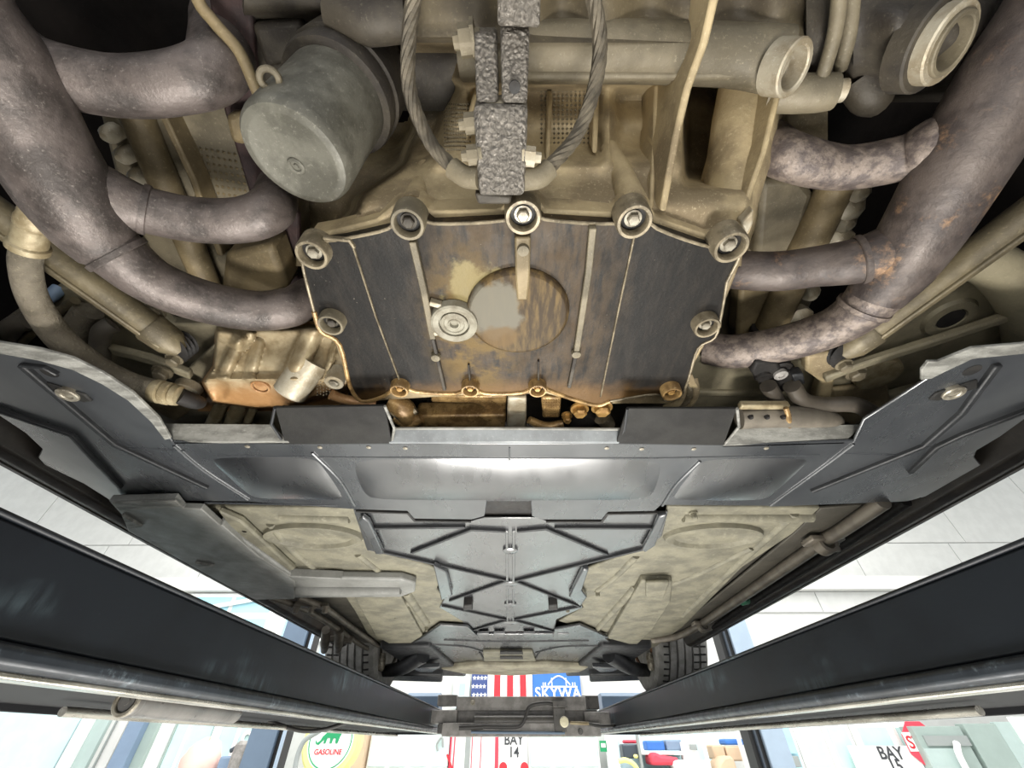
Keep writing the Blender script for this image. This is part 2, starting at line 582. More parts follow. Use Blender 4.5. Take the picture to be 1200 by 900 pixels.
def interp(tab, x):
    if x <= tab[0][0]:
        return tab[0][1]
    for (a, p), (b, q) in zip(tab, tab[1:]):
        if x <= b:
            return p + (q - p) * sst(a, b, x)
    return tab[-1][1]


def hexbolt(name, o, axis, r, hgt, mat, parent):
    """Hexagon head with a washer below it."""
    mb = MB().lathe(o, axis, [(r * 1.35, 0), (r * 1.35, hgt * 0.25), (r * 1.0, hgt * 0.25)], 16)
    mb.lathe(o, axis, [(r, hgt * 0.25), (r, hgt * 0.85), (r * 0.8, hgt)], 6)
    return mb.build(name, mat, parent, smooth=25)


DOWN = Vector((0, 0, -1))

# ================================================================== SETTING
YW = 6.5                                       # front wall of the shop
tag(MB().box((-11, -7, -0.2), (11, 7, 0)).build('floor', 'floor', smooth=0), kind='structure')
tag(MB().box((-11, -2.2, 5.6), (11, 7, 5.8)).build('ceiling', 'wall', smooth=0), kind='structure')
wall = tag(MB().box((-11, YW + 0.02, 0), (11, YW + 0.2, 5.6)).build('wall_front', 'wall', smooth=0), kind='structure')
# boards of the wall, seams left open between them
zl = WY(1000, 686, YW).z
xs = [-10.8, -8.4, -6.6, -4.9, -3.4, -1.7, 0.2, 2.0, 4.15, 5.35, 6.95, 8.6, 10.8]
for r, (z0, z1) in enumerate(((0.0, 2.9), (2.91, zl - 0.09), (zl + 0.12, zl + 0.62), (zl + 0.635, 5.58))):
    for i, (a, b) in enumerate(zip(xs, xs[1:])):
        if z0 == 0.0 and -7 < a < 7:
            continue
        if z0 == 2.91 and -4.95 < a < -1.8:
            continue
        sh = 0.3 * (r % 2)
        MB().box((a + 0.006 + sh, YW - 0.004, z0), (b - 0.006 + sh, YW + 0.02, z1)).build('panel', 'wall', wall, smooth=0)
MB().box((-10.8, YW - 0.12, zl - 0.08), (10.8, YW + 0.02, zl + 0.1)).build('ledge', 'trim', wall, smooth=0)

# strip windows high on the left of the wall
for k, (xa, xb) in enumerate(((-4.85, -3.5), (-3.38, -1.75))):
    z0, z1 = WY(300, 752, YW).z, zl - 0.1
    w = tag(MB().box((xa, YW - 0.03, z0), (xb, YW + 0.02, z1)).build('window_%d' % (k + 1), 'frame_white', smooth=0), kind='structure')
    zm = WY(300, 722, YW).z
    for (za, zb) in ((z0 + 0.05, zm - 0.04), (zm + 0.04, z1 - 0.05)):
        n = 2
        for i in range(n):
            x0 = xa + 0.05 + (xb - xa - 0.1) * i / n + 0.03
            x1 = xa + 0.05 + (xb - xa - 0.1) * (i + 1) / n - 0.03
            MB().box((x0, YW - 0.035, za), (x1, YW - 0.028, zb)).build('pane', 'win_blue', w, smooth=0)
    MB().bar((xa + 0.1, YW - 0.05, zm + 0.05), (xb - 0.1, YW - 0.05, z1 - 0.05), 0.05, 0.03, (0, -1, 0)).build('brace', 'frame_white', w, smooth=0)

# ================================================================== LIFT
def runway(name, xin, side, label):
    """Channel shaped runway; xin is the inner face, side -1 goes to the left."""
    zt, zb = ZC + (0.1635 if side < 0 else 0.164), ZC + 0.044
    t = thing(name, label, 'lift runway', (xin + side * 0.25, 1.0, zb))
    y0, y1 = -1.4, 3.62
    X = lambda d: xin + side * d

    def ext(prof, nm, mat, bevel=0.003, ya=y0, yb=y1):
        pts = [Vector((X(d), ya, ZC + h)) for d, h in prof]
        return MB().prism(pts, (0, yb - ya, 0)).build(nm, mat, t, bevel)
    ext([(0.0, 0.0745), (0.012, 0.0745), (0.012, 0.1635), (0.0, 0.1635)], 'web', 'ramp')
    ext([(0.0, 0.1635), (0.5, 0.1635), (0.5, 0.170), (-0.004, 0.170), (-0.004, 0.1635)], 'deck', 'ramp')
    ext([(0.012, 0.0745), (-0.006, 0.0735), (-0.012, 0.069), (-0.012, 0.058), (-0.004, 0.052), (0.012, 0.052)], 'lower_flange', 'ramp_worn')
    ext([(-0.004, 0.0525), (0.03, 0.0525), (0.03, 0.0465), (-0.004, 0.0465)], 'foot_rail', 'steel_rail', 0.002)
    ext([(0.03, 0.058), (0.5, 0.058), (0.5, 0.064), (0.03, 0.064)], 'belly_plate', 'ramp_dark', 0)
    ext([(0.485, 0.064), (0.485, 0.046), (0.5, 0.046), (0.5, 0.1635), (0.488, 0.1635), (0.488, 0.064)], 'outer_web', 'ramp_dark', 0.002)
    mb = MB()
    for q in range(3):
        mb.box((min(X(0.04), X(0.48)), -0.6 + q * 1.35, ZC + 0.064), (max(X(0.04), X(0.48)), -0.57 + q * 1.35, ZC + 0.1635))
    mb.build('cross_rib', 'ramp_dark', t, 0)
    return t


rl = runway('lift_runway', -0.5, -1, 'blue-black steel lift runway under the left wheels, worn near its front end')
rr = runway('lift_runway', 0.566, 1, 'blue-black steel lift runway under the right wheels, plain dark face')
for t, s, px in ((rl, -1, None), (rr, 1, None)):
    xi = -0.5 if s < 0 else 0.566
    # end plate and the lighter scrape bands where cars were jacked
    MB().box((min(xi, xi + s * 0.5), 3.62, ZC + 0.046), (max(xi, xi + s * 0.5), 3.635, ZC + 0.17)).build('end_plate', 'ramp', t, 0.002)

# rods and jack tube hanging below the runway bellies
o = MB().tube([Vector((-0.80, 0.90, ZC + 0.042)), Vector((-0.80, 3.55, ZC + 0.042))], 0.0075, 14, 1).build('lift_cable_rod', 'steel_rail')
tag(o, 'bright steel rod under the left runway, further out than its foot rail', 'rod')
o = MB().tube([Vector((0.83, 0.925, ZC + 0.044)), Vector((0.83, 3.55, ZC + 0.044))], 0.0075, 14, 1).build('lift_cable_rod', 'steel_rail')
tag(o, 'bright steel rod running below the right runway', 'rod')
t = thing('hydraulic_tube', 'thick grey tube with a round open end under the left runway', 'tube', (-0.66, 1.2, ZC + 0.02))
p0 = W(150, 822, 0.047)
MB().lathe(p0, (0, 1, 0), [(0.016, 0.0), (0.019, 0.0), (0.020, 0.008), (0.019, 0.010), (0.018, 0.014), (0.018, 0.30)], 26).build('barrel', 'jack_black', t)
MB().ring(p0 + Vector((0, -0.003, 0)), (0, -1, 0), 0.0135, 0.019, -0.003, 0.002, 26).build('end_ring', 'bolt', t)
MB().lathe(p0 + Vector((0, -0.002, 0)), (0, -1, 0), [(0.0115, -0.003), (0.0115, 0.001), (0.005, 0.001), (0.005, 0.003), (0.0, 0.003)], 20).build('end_cap', 'jack_black', t)
o = MB().tube([Vector((-0.62, 1.9, ZC + 0.058)), Vector((-0.68, 1.85, ZC + 0.037)), Vector((-0.75, 1.82, ZC + 0.034)), Vector((-0.86, 1.8, ZC + 0.058))], 0.006, 10, 6).build('grounding_wire', 'hose_black')
tag(o, 'thin dark wire sagging in a loop below the left runway', 'wire')

# wheel stops standing on the front ends of the runways
for s, x0, x1, lab in ((-1, -0.515, -0.74, 'blue-grey steel wheel stop on the front end of the left runway'), (1, 0.575, 0.86, 'blue-grey steel wheel stop on the front end of the right runway')):
    mb = MB()
    y = 3.4
    prof = [(0.0, 0.170), (0.16, 0.170), (0.16, 0.256), (0.05, 0.26), (0.0, 0.24)]
    mb.prism([Vector((x0, y + d, ZC + h)) for d, h in prof], (x1 - x0, 0, 0))
    st = mb.build('wheel_stop', 'post', bevel=0.004)
    tag(st, lab, 'wheel stop')
    MB().box((min(x0, x1), y - 0.012, ZC + 0.17), (max(x0, x1), y, ZC + 0.186)).build('foot_strip', 'post', st)

# posts of the lift
for s, lab in ((-1, 'tall blue-grey lift post seen past the left front wheel'), (1, 'tall blue-grey lift post seen past the right front wheel')):
    t = thing('lift_post', lab, 'lift post', (s * 1.62, 3.5, 0))
    xa, xb = s * 1.50, s * 1.72
    lo, hi = min(xa, xb), max(xa, xb)
    if s < 0:
        MB().box((lo, 3.4, 0), (hi - 0.045, 3.55, 2.75)).build('column', 'post', t, 0.006)
        MB().box((hi - 0.047, 3.43, 0), (hi, 3.55, 2.75)).build('slot', 'post_black', t, 0)
        MB().box((hi - 0.012, 3.41, 0), (hi + 0.004, 3.43, 2.75)).build('slot_lip', 'post_light', t, 0)
    else:
        MB().box((lo + 0.075, 3.4, 0), (hi, 3.55, 2.75)).build('column', 'post_light', t, 0.006)
        MB().box((lo, 3.43, 0), (lo + 0.077, 3.55, 2.75)).build('slot', 'post_black', t, 0)
        MB().box((lo + 0.03, 3.41, 0), (lo + 0.042, 3.43, 2.75)).build('slot_lip', 'charcoal', t, 0)
    MB().box((lo - 0.1, 3.3, 0), (hi + 0.1, 3.65, 0.02)).build('base_plate', 'post', t, 0)
a, b = WY(366, 792, YW - 0.06), WY(396, 736, YW - 0.06)
o = MB().box((a.x, YW - 0.06, a.z), (b.x, YW, b.z)).build('wall_panel', 'post_light', bevel=0.004)
tag(o, 'pale blue wall panel seen just inside the left lift post', 'panel')

# rolling jack between the runways
YJ = 3.0
t = thing('rolling_jack', 'dark grey rolling bridge jack spanning the two lift runways', 'jack', WY(605, 860, YJ))
def jbox(px0, px1, py0, py1, y0, y1, name, mat, bev=0.004):
    a, b = WY(px0, py1, y0), WY(px1, py0, y0)
    return MB().box((a.x, y0, a.z), (b.x, y1, b.z)).build(name, mat, t, bev)
jbox(517, 703, 847, 863, 3.0, 3.3, 'base_tray', 'jack')
jbox(534, 686, 816, 833, 3.06, 3.22, 'top_beam', 'jack')
jbox(530, 700, 832, 850, 3.1, 3.2, 'middle_beam', 'jack')
jbox(503, 536, 832, 848, 3.04, 3.2, 'slide_arm', 'jack')
jbox(686, 714, 834, 850, 3.04, 3.2, 'slide_arm', 'jack')
jbox(512, 536, 814, 827, 3.12, 3.22, 'pad_block', 'jack')
jbox(683, 701, 815, 831, 3.1, 3.2, 'pad_block', 'jack_black')
jbox(512, 540, 848, 860, 3.02, 3.1, 'roller_guard', 'jack_black')
MB().tube([WY(556, 845, 3.03), WY(655, 845, 3.03)], 0.026, 16, 1).build('cylinder', 'jack_black', t)
MB().tube([WY(555, 851, 2.99), WY(600, 852, 2.99), WY(612, 848, 2.98), WY(617, 836, 2.98), WY(622, 827, 2.98), WY(640, 824, 2.98), WY(652, 826, 2.99)], 0.0095, 10, 6).build('hydraulic_hose', 'hose_black', t)
MB().tube([WY(538, 853, 2.985), WY(566, 852, 2.985)], 0.0115, 10, 1).build('hose_end', 'hose_black', t)
jbox(648, 664, 821, 829, 2.97, 3.05, 'hose_elbow', 'jack_black')
jbox(650, 662, 829, 858, 2.99, 3.05, 'valve_block', 'jack_black')
kb = MB().lathe(WY(661, 846, 2.93), (0, -1, 0), [(0.0, -0.03), (0.009, -0.028), (0.010, 0.0), (0.022, 0.004), (0.025, 0.014), (0.02, 0.024), (0.0, 0.027)], 20).build('valve_knob', 'cream_knob', t)
tag(kb, 'cream round knob on the valve')
MB().tube([WY(668, 847, 2.96), WY(690, 848, 2.96)], 0.008, 10, 1).build('air_fitting', 'brass', t)
MB().tube([WY(688, 848, 2.96), WY(705, 851, 2.97), WY(725, 850, 3.0)], 0.0075, 10, 5).build('air_hose', 'hose_black', t)
MB().tube([WY(552, 858, 2.985), WY(662, 859, 2.985)], 0.006, 10, 1).build('tie_rod', 'post', t)
for (a, b) in ((554, 823), (555, 859), (660, 859), (680, 857)):
    hexbolt('bolt', WY(a, b, 2.998 if b > 840 else 3.058), (0, -1, 0), 0.011, 0.014, 'bolt' if b != 857 else 'jack_black', t)

# ================================================================== CAR: SHELL, FLOOR, SILLS
HF = 0.33
car = t = thing('car_underbody', 'dark metal underbody of the raised car, sills and floor behind the covers', 'car body', (0, 1.0, ZC + 0.3))
yA, yB = W(600, 582, HF).y, W(600, 760, HF).y
MB().box((-0.70, yA, ZC + 0.345), (0.70, yB, ZC + 0.355)).build('floor_plate', 'khaki_dark', t, 0)
MB().box((-1.15, -0.7, ZC + 0.80), (1.15, yA + 0.05, ZC + 0.82)).build('engine_bay_roof', 'shell', t, 0)
MB().box((-0.77, yA + 0.02, ZC + 0.355), (0.77, yA + 0.05, ZC + 0.80)).build('bulkhead', 'shell', t, 0)
for s in (-1, 1):
    MB().prism([Vector((s * 0.77, -0.7, ZC + h)) for h in (0.38, 0.82)] + [Vector((s * 0.77, yA, ZC + h)) for h in (0.82, 0.38)], (s * 0.02, 0, 0)).build('fender_side', 'shell', t, 0)
    mb = MB()
    prof = [(0.735, 0.345), (0.742, 0.318), (0.755, 0.312), (0.775, 0.316), (0.795, 0.34), (0.80, 0.40), (0.70, 0.40)]
    mb.prism([Vector((s * d, yA - 0.75, ZC + h)) for d, h in prof], (0, 2.05 - yA + 0.75, 0)).build('sill', 'sill', t, 0.003)
    MB().bar((s * 0.778, yA - 0.75, ZC + 0.3135), (s * 0.778, 2.05, ZC + 0.3135), 0.008, 0.012).build('sill_seam', 'sill', t)
    mb = MB()
    prof = [(0.70, 0.352), (0.735, 0.352), (0.735, 0.36), (0.70, 0.36)]
    mb.prism([Vector((s * d, 1.9, ZC + h)) for d, h in prof], (0, 0.3, 0)).build('sill_end', 'sill', t)
# wheel houses of the front axle, front end and bumper
MB().box((-0.9, yB, ZC + 0.40), (0.9, 3.05, ZC + 0.9)).build('front_floor', 'shell', t, 0)
for s in (-1, 1):
    MB().prism([Vector((s * d, y, ZC + 0.30)) for d, y in ((0.36, 1.98), (0.58, 2.0), (0.56, 2.9), (0.30, 2.95))], (0, 0, 0.12)).build('wheel_house_liner', 'rib_black', t, 0.01)
    MB().prism([Vector((s * d, y, ZC + 0.272)) for d, y in ((0.40, 2.66), (0.83, 2.62), (0.80, 2.85), (0.44, 2.95))], (0, 0, 0.13)).build('bumper_corner', 'rib_black', t, 0.01)

# khaki floor pressings, left and right of the centre cover
def pressing(name, label, pix, dish, ridges, flats):
    t = thing(name, label, 'floor panel', W(dish[0], dish[1], HF))
    MB().pp(pix, HF, 0.008).build('sheet', 'khaki', t, 0.003)
    c = W(dish[0], dish[1], HF)
    rx, ry = dish[2], dish[3]
    mb = MB()
    n, vs = 40, []
    for d, h in ((1.0, 0.0005), (0.97, -0.009), (0.88, -0.009), (0.78, -0.002), (0.0, -0.004)):
        for j in range(n):
            an = 2 * math.pi * j / n
            vs.append(c + Vector((rx * d * math.cos(an), ry * d * math.sin(an), h)))
    fs = [(i * n + j, i * n + (j + 1) % n, (i + 1) * n + (j + 1) % n, (i + 1) * n + j) for i in range(4) for j in range(n)]
    mb.add(vs, fs)
    mb.build('round_dish', 'khaki', t)
    for pts, w in ridges:
        MB().ptube([(x, y, HF + 0.004) for x, y in pts], w * 1.7, 10, 5).build('ridge', 'khaki', t)
    for pts, h, th, mat in flats:
        MB().pp(pts, h, th).build('raised_flat', mat, t, 0.004)
    return t


tl = pressing('floor_pressing', 'khaki floor pressing with a round dish, left of the centre cover',
    [(236, 594), (415, 596), (432, 645), (470, 655), (503, 663), (520, 672), (512, 690), (527, 712), (552, 738), (515, 742), (483, 768), (455, 762), (430, 742), (415, 715), (405, 700), (345, 684), (305, 660), (262, 610)],
    (368, 627, 0.105, 0.062),
    [([(283, 612), (330, 655), (365, 672)], 0.008), ([(318, 612), (345, 645), (375, 668)], 0.006), ([(420, 648), (445, 668), (455, 678)], 0.006), ([(330, 604), (410, 606)], 0.007), ([(480, 700), (470, 724), (492, 744)], 0.007), ([(476, 692), (500, 728)], 0.009)],
    [([(415, 700), (470, 700), (495, 745), (470, 762), (440, 746)], HF - 0.012, 0.014, 'khaki'), ([(255, 600), (283, 612), (345, 668), (330, 672), (300, 655)], HF - 0.014, 0.014, 'khaki')])
tr = pressing('floor_pressing', 'khaki floor pressing with a square channel, right of the centre cover',
    [(782, 594), (962, 595), (930, 625), (870, 665), (800, 735), (770, 757), (748, 766), (712, 750), (690, 738), (655, 728), (684, 712), (668, 690), (684, 668), (720, 655), (755, 645), (775, 622)],
    (835, 627, 0.105, 0.062),
    [([(930, 600), (850, 672), (800, 720)], 0.006), ([(880, 640), (800, 678), (745, 690)], 0.006), ([(745, 650), (720, 675), (700, 690)], 0.006), ([(800, 604), (950, 604)], 0.008), ([(700, 735), (745, 685)], 0.008), ([(715, 745), (765, 690)], 0.007)],
    [([(752, 681), (788, 682), (786, 706), (765, 738), (745, 757), (712, 748)], HF - 0.016, 0.018, 'khaki'), ([(757, 684), (785, 683), (778, 702), (757, 700)], HF - 0.024, 0.01, 'khaki')])
for x, y in ((812, 600), (700, 693), (720, 738), (665, 712)):
    hexbolt('stud', W(x, y, HF), DOWN, 0.006, 0.014, 'khaki', tr)
for x, y in ((290, 615), (500, 735), (440, 690), (465, 720)):
    hexbolt('stud', W(x, y, HF), DOWN, 0.006, 0.014, 'khaki', tl)

# grey side cover on the left
t = thing('side_cover', 'grey plastic side cover with moulded arm, along the left sill', 'side cover', W(220, 640, 0.318))
MB().pp([(127, 587), (205, 585), (214, 596), (236, 597), (262, 620), (300, 652), (345, 682), (345, 702), (300, 703), (276, 692), (232, 668), (190, 645), (150, 623), (143, 604)], 0.306, 0.012).build('plate', 'cover', t, 0.002)
MB().pp([(262, 618), (345, 677), (470, 679), (487, 684), (486, 694), (470, 700), (340, 701), (250, 640)], 0.309, 0.02).build('moulded_arm', 'cover', t, 0.005)
MB().ptube([(350, 689, 0.312), (400, 689, 0.312), (470, 689, 0.312)], [0.019, 0.02, 0.016], 14, 3).build('arm_bulge', 'cover', t)
MB().pbar([(258, 616, 0.306), (300, 652, 0.306), (338, 676, 0.306), (400, 679, 0.306)], 0.008, 0.02).build('stepped_edge', 'cover', t, 0.002)
MB().pp([(130, 590), (205, 587), (212, 594), (142, 600)], 0.302, 0.004).build('worn_flange', 'tray_edge', t, 0.001)
MB().pp([(142, 604), (166, 618), (150, 620)], 0.301, 0.006).build('tab', 'tray_edge', t, 0.001)
MB().pp([(228, 660), (250, 664), (236, 667)], 0.301, 0.006).build('tab', 'tray_edge', t, 0.001)

# right sill: dark strip plate and lines with clips
o = MB().pp([(962, 596), (1040, 590), (1090, 592), (1010, 640), (850, 735), (770, 752), (812, 722), (930, 626)], 0.334, 0.006).build('sill_floor_strip', 'khaki_dark', bevel=0.002)
tag(o, 'dusty dark metal floor strip between right floor pressing and the sill', 'floor strip')
o = MB().ptube([(1035, 588, 0.322), (985, 622, 0.322), (960, 637, 0.322), (880, 692, 0.322), (822, 731, 0.322), (795, 745, 0.322), (765, 750, 0.325)], 0.013, 14, 5).build('fuel_line', 'pipe_grey')
tag(o, 'thick grey line running along the right sill', 'pipe')
o = MB().ptube([(1062, 588, 0.326), (1000, 630, 0.326), (880, 706, 0.326), (836, 735, 0.326)], 0.009, 12, 5).build('brake_line', 'rubber')
tag(o, 'thin black line beside the thick grey line on right sill', 'pipe')
for x, y, lab in ((966, 637, 'grey plastic line clip midway along right sill, nearer one'), (824, 733, 'grey plastic line clip at the front end of right sill')):
    t = thing('line_clip', lab, 'clip', W(x, y, 0.30), 'line clips on the right sill')
    c = W(x, y, 0.315)
    d = (W(x - 40, y + 26, 0.315) - c).normalized()
    MB().bar(c - d * 0.02, c + d * 0.022, 0.07, 0.012).build('saddle', 'pipe_grey', t, 0.003)
    MB().ring(c + d * 0.0 + Vector((0, 0, -0.003)), d, 0.012, 0.019, -0.014, 0.014).build('collar', 'pipe_grey', t)
    hexbolt('stud', c + Vector((0.02, 0.0, 0)), DOWN, 0.007, 0.016, 'pipe_grey', t)
c = W(872, 705, 0.318)
o = MB().ring(c + Vector((0, 0, 0.006)), Vector((-0.5, 0.85, 0)), 0.0085, 0.015, -0.011, 0.011).build('green_clip', 'clip_green')
tag(o, 'small green clip round the black line on right sill', 'clip')

# left lines
for i, (pts, r, lab) in enumerate(((
        [(318, 700, 0.325), (352, 712, 0.322), (385, 730, 0.322), (425, 757, 0.322), (436, 762, 0.335)], 0.009, 'grey line ahead of left side cover, outer of the pair'),
        ([(350, 700, 0.325), (380, 712, 0.322), (412, 735, 0.322), (436, 752, 0.322), (444, 757, 0.335)], 0.009, 'grey line ahead of left side cover, inner of the pair'))):
    tag(MB().ptube(pts, r, 12, 5).build('fuel_line', 'pipe_grey'), lab, 'pipe')
t = thing('line_clip', 'grey double line clip ahead of the left side cover', 'clip', W(368, 708, 0.30))
MB().bar(W(345, 711, 0.316), W(384, 713, 0.316), 0.03, 0.014).build('saddle', 'pipe_grey', t, 0.003)
for x in (348, 366, 382):
    hexbolt('stud', W(x, 711, 0.316), DOWN, 0.009, 0.018, 'pipe_grey', t)
t = thing('line_coupling', 'grey cluster of line couplings beside the left front tyre', 'coupling', W(392, 748, 0.29))
MB().bar(W(376, 752, 0.30), W(412, 754, 0.30), 0.035, 0.02).build('bracket', 'pipe_grey', t, 0.003)
for x in (382, 398):
    MB().ptube([(x, 738, 0.32), (x - 1, 752, 0.295), (x - 2, 762, 0.29)], [0.016, 0.018, 0.014], 12, 3).build('coupling', 'pipe_grey', t)

# ================================================================== REAR UNDERTRAY
HT = 0.322
t = thing('rear_undertray', 'glossy black plastic undertray across the car between engine and floor', 'undertray', W(600, 560, HT))
MB().pp([(200, 517), (335, 521), (462, 520), (597, 520), (726, 520), (848, 522), (1003, 516), (985, 530), (905, 593), (775, 592), (767, 599), (713, 600), (706, 609), (636, 609), (623, 605), (622, 587), (571, 587), (568, 605), (553, 609), (484, 608), (477, 599), (415, 597), (290, 588), (255, 565), (215, 535)], HT, 0.004).build('center_panel', 'tray', t, 0.0015)
MB().pp([(-90, 392), (0, 407), (45, 415), (110, 440), (150, 465), (185, 495), (202, 517), (217, 536), (292, 588), (128, 586), (98, 567), (52, 545), (44, 536), (49, 526), (30, 508), (0, 488), (-90, 440)], HT, 0.004).build('wing_panel', 'tray', t, 0.0015)
MB().pp([(1290, 393), (1200, 410), (1140, 418), (1085, 445), (1050, 468), (1012, 492), (1000, 518), (985, 531), (903, 594), (1062, 588), (1085, 582), (1150, 545), (1142, 536), (1145, 528), (1172, 512), (1200, 492), (1290, 438)], HT, 0.004).build('wing_panel', 'tray', t, 0.0015)
# worn upturned lips
for top, bot in (([(-90, 383), (0, 402), (45, 409), (85, 420), (120, 437), (155, 460), (186, 490), (200, 514)], [(-90, 397), (0, 415), (45, 423), (85, 434), (120, 451), (150, 470), (176, 494), (193, 516)]),
                 ([(1290, 385), (1200, 403), (1140, 408), (1100, 424), (1088, 424), (1080, 434)], [(1290, 398), (1200, 415), (1140, 421), (1108, 436), (1092, 444), (1080, 446)])):
    MB().prism([W(x, y, HT - 0.003) for x, y in top] + [W(x, y, HT - 0.003) for x, y in reversed(bot)], (0, 0, 0.004)).build('scuffed_lip', 'tray_edge', t, 0.001)
MB().prism([W(203, 518, HT), W(338, 517, HT), W(318, 497, HT + .022), W(182, 496, HT + .022)], (0, 0.005, 0)).build('scuffed_lip', 'tray_edge', t, 0.001)
MB().prism([W(847, 522, HT), W(990, 518, HT), W(1012, 497, HT + .02), W(866, 500, HT + .022)], (0, 0.005, 0)).build('scuffed_lip', 'tray_edge', t, 0.001)
MB().prism([W(455, 518, HT), W(726, 518, HT), W(735, 503, HT + .014), W(462, 502, HT + .014)], (0, 0.005, 0)).build('front_lip', 'lip_reflection', t, 0.001)
MB().ptube([(461, 502, HT + .013), (597, 502, HT + .013), (735, 503, HT + .013)], 0.0022, 8, 1).build('bright_edge', 'tray_edge', t)
for pts in ([(322, 478, HT + .004), (451, 476, HT + .004), (459, 520, HT), (334, 521, HT)], [(735, 479, HT + .004), (864, 479, HT + .004), (848, 522, HT), (722, 520, HT)]):
    MB().prism([W(*p) for p in pts], (0, 0, 0.004)).build('flap', 'flap', t, 0.001)
for pts in ([(451, 476), (462, 502), (459, 520)], [(735, 479), (732, 503), (722, 520)], [(864, 479), (866, 500), (848, 522)], [(322, 478), (318, 497), (334, 521)]):
    MB().ptube([(x, y, HT + .003) for x, y in pts], 0.002, 8, 1).build('flap_edge', 'tray_edge' if pts[0][0] in (451, 864) else 'rib_black', t)
# creases moulded in
for pts, r in (([(366, 530), (398, 562), (416, 592)], 0.0028), ([(820, 540), (792, 568), (776, 592)], 0.0028), ([(204, 522), (240, 552), (291, 585)], 0.0026), ([(1000, 520), (960, 550), (902, 592)], 0.0026), ([(255, 534), (420, 536)], 0.0016), ([(420, 536), (760, 537)], 0.0016), ([(760, 537), (960, 533)], 0.0016), ([(597, 524), (597, 585)], 0.0014), ([(395, 592), (240, 589)], 0.0022), ([(150, 525), (218, 528)], 0.0014), ([(985, 531), (1060, 533)], 0.0014)):
    MB().ptube([(x, y, HT) for x, y in pts], r, 8, 6).build('crease', 'tray', t)
for pts, w in (([(22, 430), (62, 464), (132, 523), (242, 574)], 0.0085), ([(-20, 478), (82, 512), (104, 536), (140, 573)], 0.0075), ([(22, 430), (50, 433), (66, 441)], 0.003), ([(1172, 430), (1130, 486), (1085, 525), (952, 578)], 0.0085), ([(1215, 480), (1130, 512), (1100, 526), (1068, 556)], 0.0075)):
    MB().pbar([(x, y, HT - 0.006) for x, y in pts], w, 0.008).build('stiffening_rib', 'rib_black', t, 0.002)
for x, y in ((290, 523), (375, 524), (432, 524), (475, 525), (711, 525), (752, 526), (813, 526), (898, 525)):
    MB().lathe(W(x, y, HT), DOWN, [(0.0035, -0.001), (0.0035, 0.001), (0.0, 0.0018)], 10).build('rivet', 'bolt', t)
for x, y, a in ((82, 460, 1), (1115, 458, -1)):
    c = W(x, y, HT)
    MB().prism([c + Vector((a * 0.6 * q[0] - 0.5 * q[1] * a, q[0] * 0.5 + q[1] * 0.6, -0.003)) for q in ((-0.03, -0.012), (0.02, -0.014), (0.03, 0.0), (0.02, 0.012), (-0.03, 0.012))], (0, 0, 0.004)).build('fastener_recess', 'flap', t, 0.002)
    MB().ring(c + Vector((0, 0, -0.002)), DOWN, 0.006, 0.012, -0.002, 0.004).build('washer', 'bolt', t)
    MB().lathe(c + Vector((0, 0, -0.002)), DOWN, [(0.006, -0.002), (0.006, 0.002), (0, 0.003)], 12).build('screw', 'bolt', t)
    o2 = W(x - a * 24, y - 24, HT)
    MB().lathe(o2, DOWN, [(0.0, 0.0005), (0.009, 0.0005), (0.009, -0.001)], 14).build('slot', 'black', t)
# shallow bowed fields between the creases
for q in ([(238, 534), (372, 534), (408, 588), (296, 586)], [(404, 535), (786, 536), (768, 588), (424, 588)], [(822, 536), (958, 534), (898, 588), (782, 588)]):
    c0 = [W(x, y, HT) for x, y in q]
    def fld(u, v, c0=c0):
        p = (c0[0] * (1 - u) + c0[1] * u) * (1 - v) + (c0[3] * (1 - u) + c0[2] * u) * v
        b = (math.sin(math.pi * u) ** 0.5) * (math.sin(math.pi * v) ** 0.8)
        return p + Vector((0, 0, 0.0012 - 0.0085 * b))
    MB().grid(28, 14, fld).build('bowed_field', 'tray_gloss', t, smooth=80)
# duct pocket
MB().pp([(569, 585), (624, 585), (640, 609), (552, 609)], HT + 0.012, 0.01).build('duct_pocket', 'black', t, 0)

# ================================================================== CENTRE COVER WITH CROSS RIBS
HC = 0.326
t = thing('center_floor_cover', 'grey-black plastic floor cover with crossing ribs in the car centre', 'floor cover', W(598, 670, HC))
MB().pp([(414, 598), (478, 601), (485, 610), (553, 611), (568, 607), (632, 607), (640, 611), (704, 611), (712, 602), (768, 601), (783, 600), (776, 628), (757, 645), (690, 661), (668, 690), (683, 712), (652, 726), (650, 742), (548, 742), (542, 728), (515, 712), (527, 690), (508, 662), (447, 648), (430, 645)], HC, 0.004).build('panel', 'cover_gloss', t, 0.0015)
for pts in ([(447, 648), (597, 682)], [(527, 705), (593, 682)], [(518, 711), (593, 727)], [(548, 741), (593, 728)], [(482, 649), (552, 622), (592, 624)], [(430, 620), (545, 619)],
            [(757, 644), (603, 682)], [(680, 712), (603, 682)], [(680, 712), (603, 727)], [(650, 741), (603, 728)], [(712, 651), (640, 621), (606, 624)], [(766, 620), (650, 620)]):
    MB().pbar([(x, y, HC - 0.006) for x, y in pts], 0.0075, 0.007).build('cross_rib', 'rib_black', t, 0.001)
for x in (594, 602):
    MB().pbar([(x, 623, HC - 0.006), (x + (0.6 if x < 598 else -0.6), 728, HC - 0.006)], 0.006, 0.007).build('spine_rib', 'cover_gloss', t, 0.001)
for y, r in ((643, 0.017), (682, 0.02), (707, 0.019), (728, 0.024)):
    MB().lathe(W(598, y, HC), DOWN, [(r, -0.001), (r, 0.005), (r * 0.7, 0.008), (0, 0.008)], 16).build('rib_node', 'cover_gloss', t)
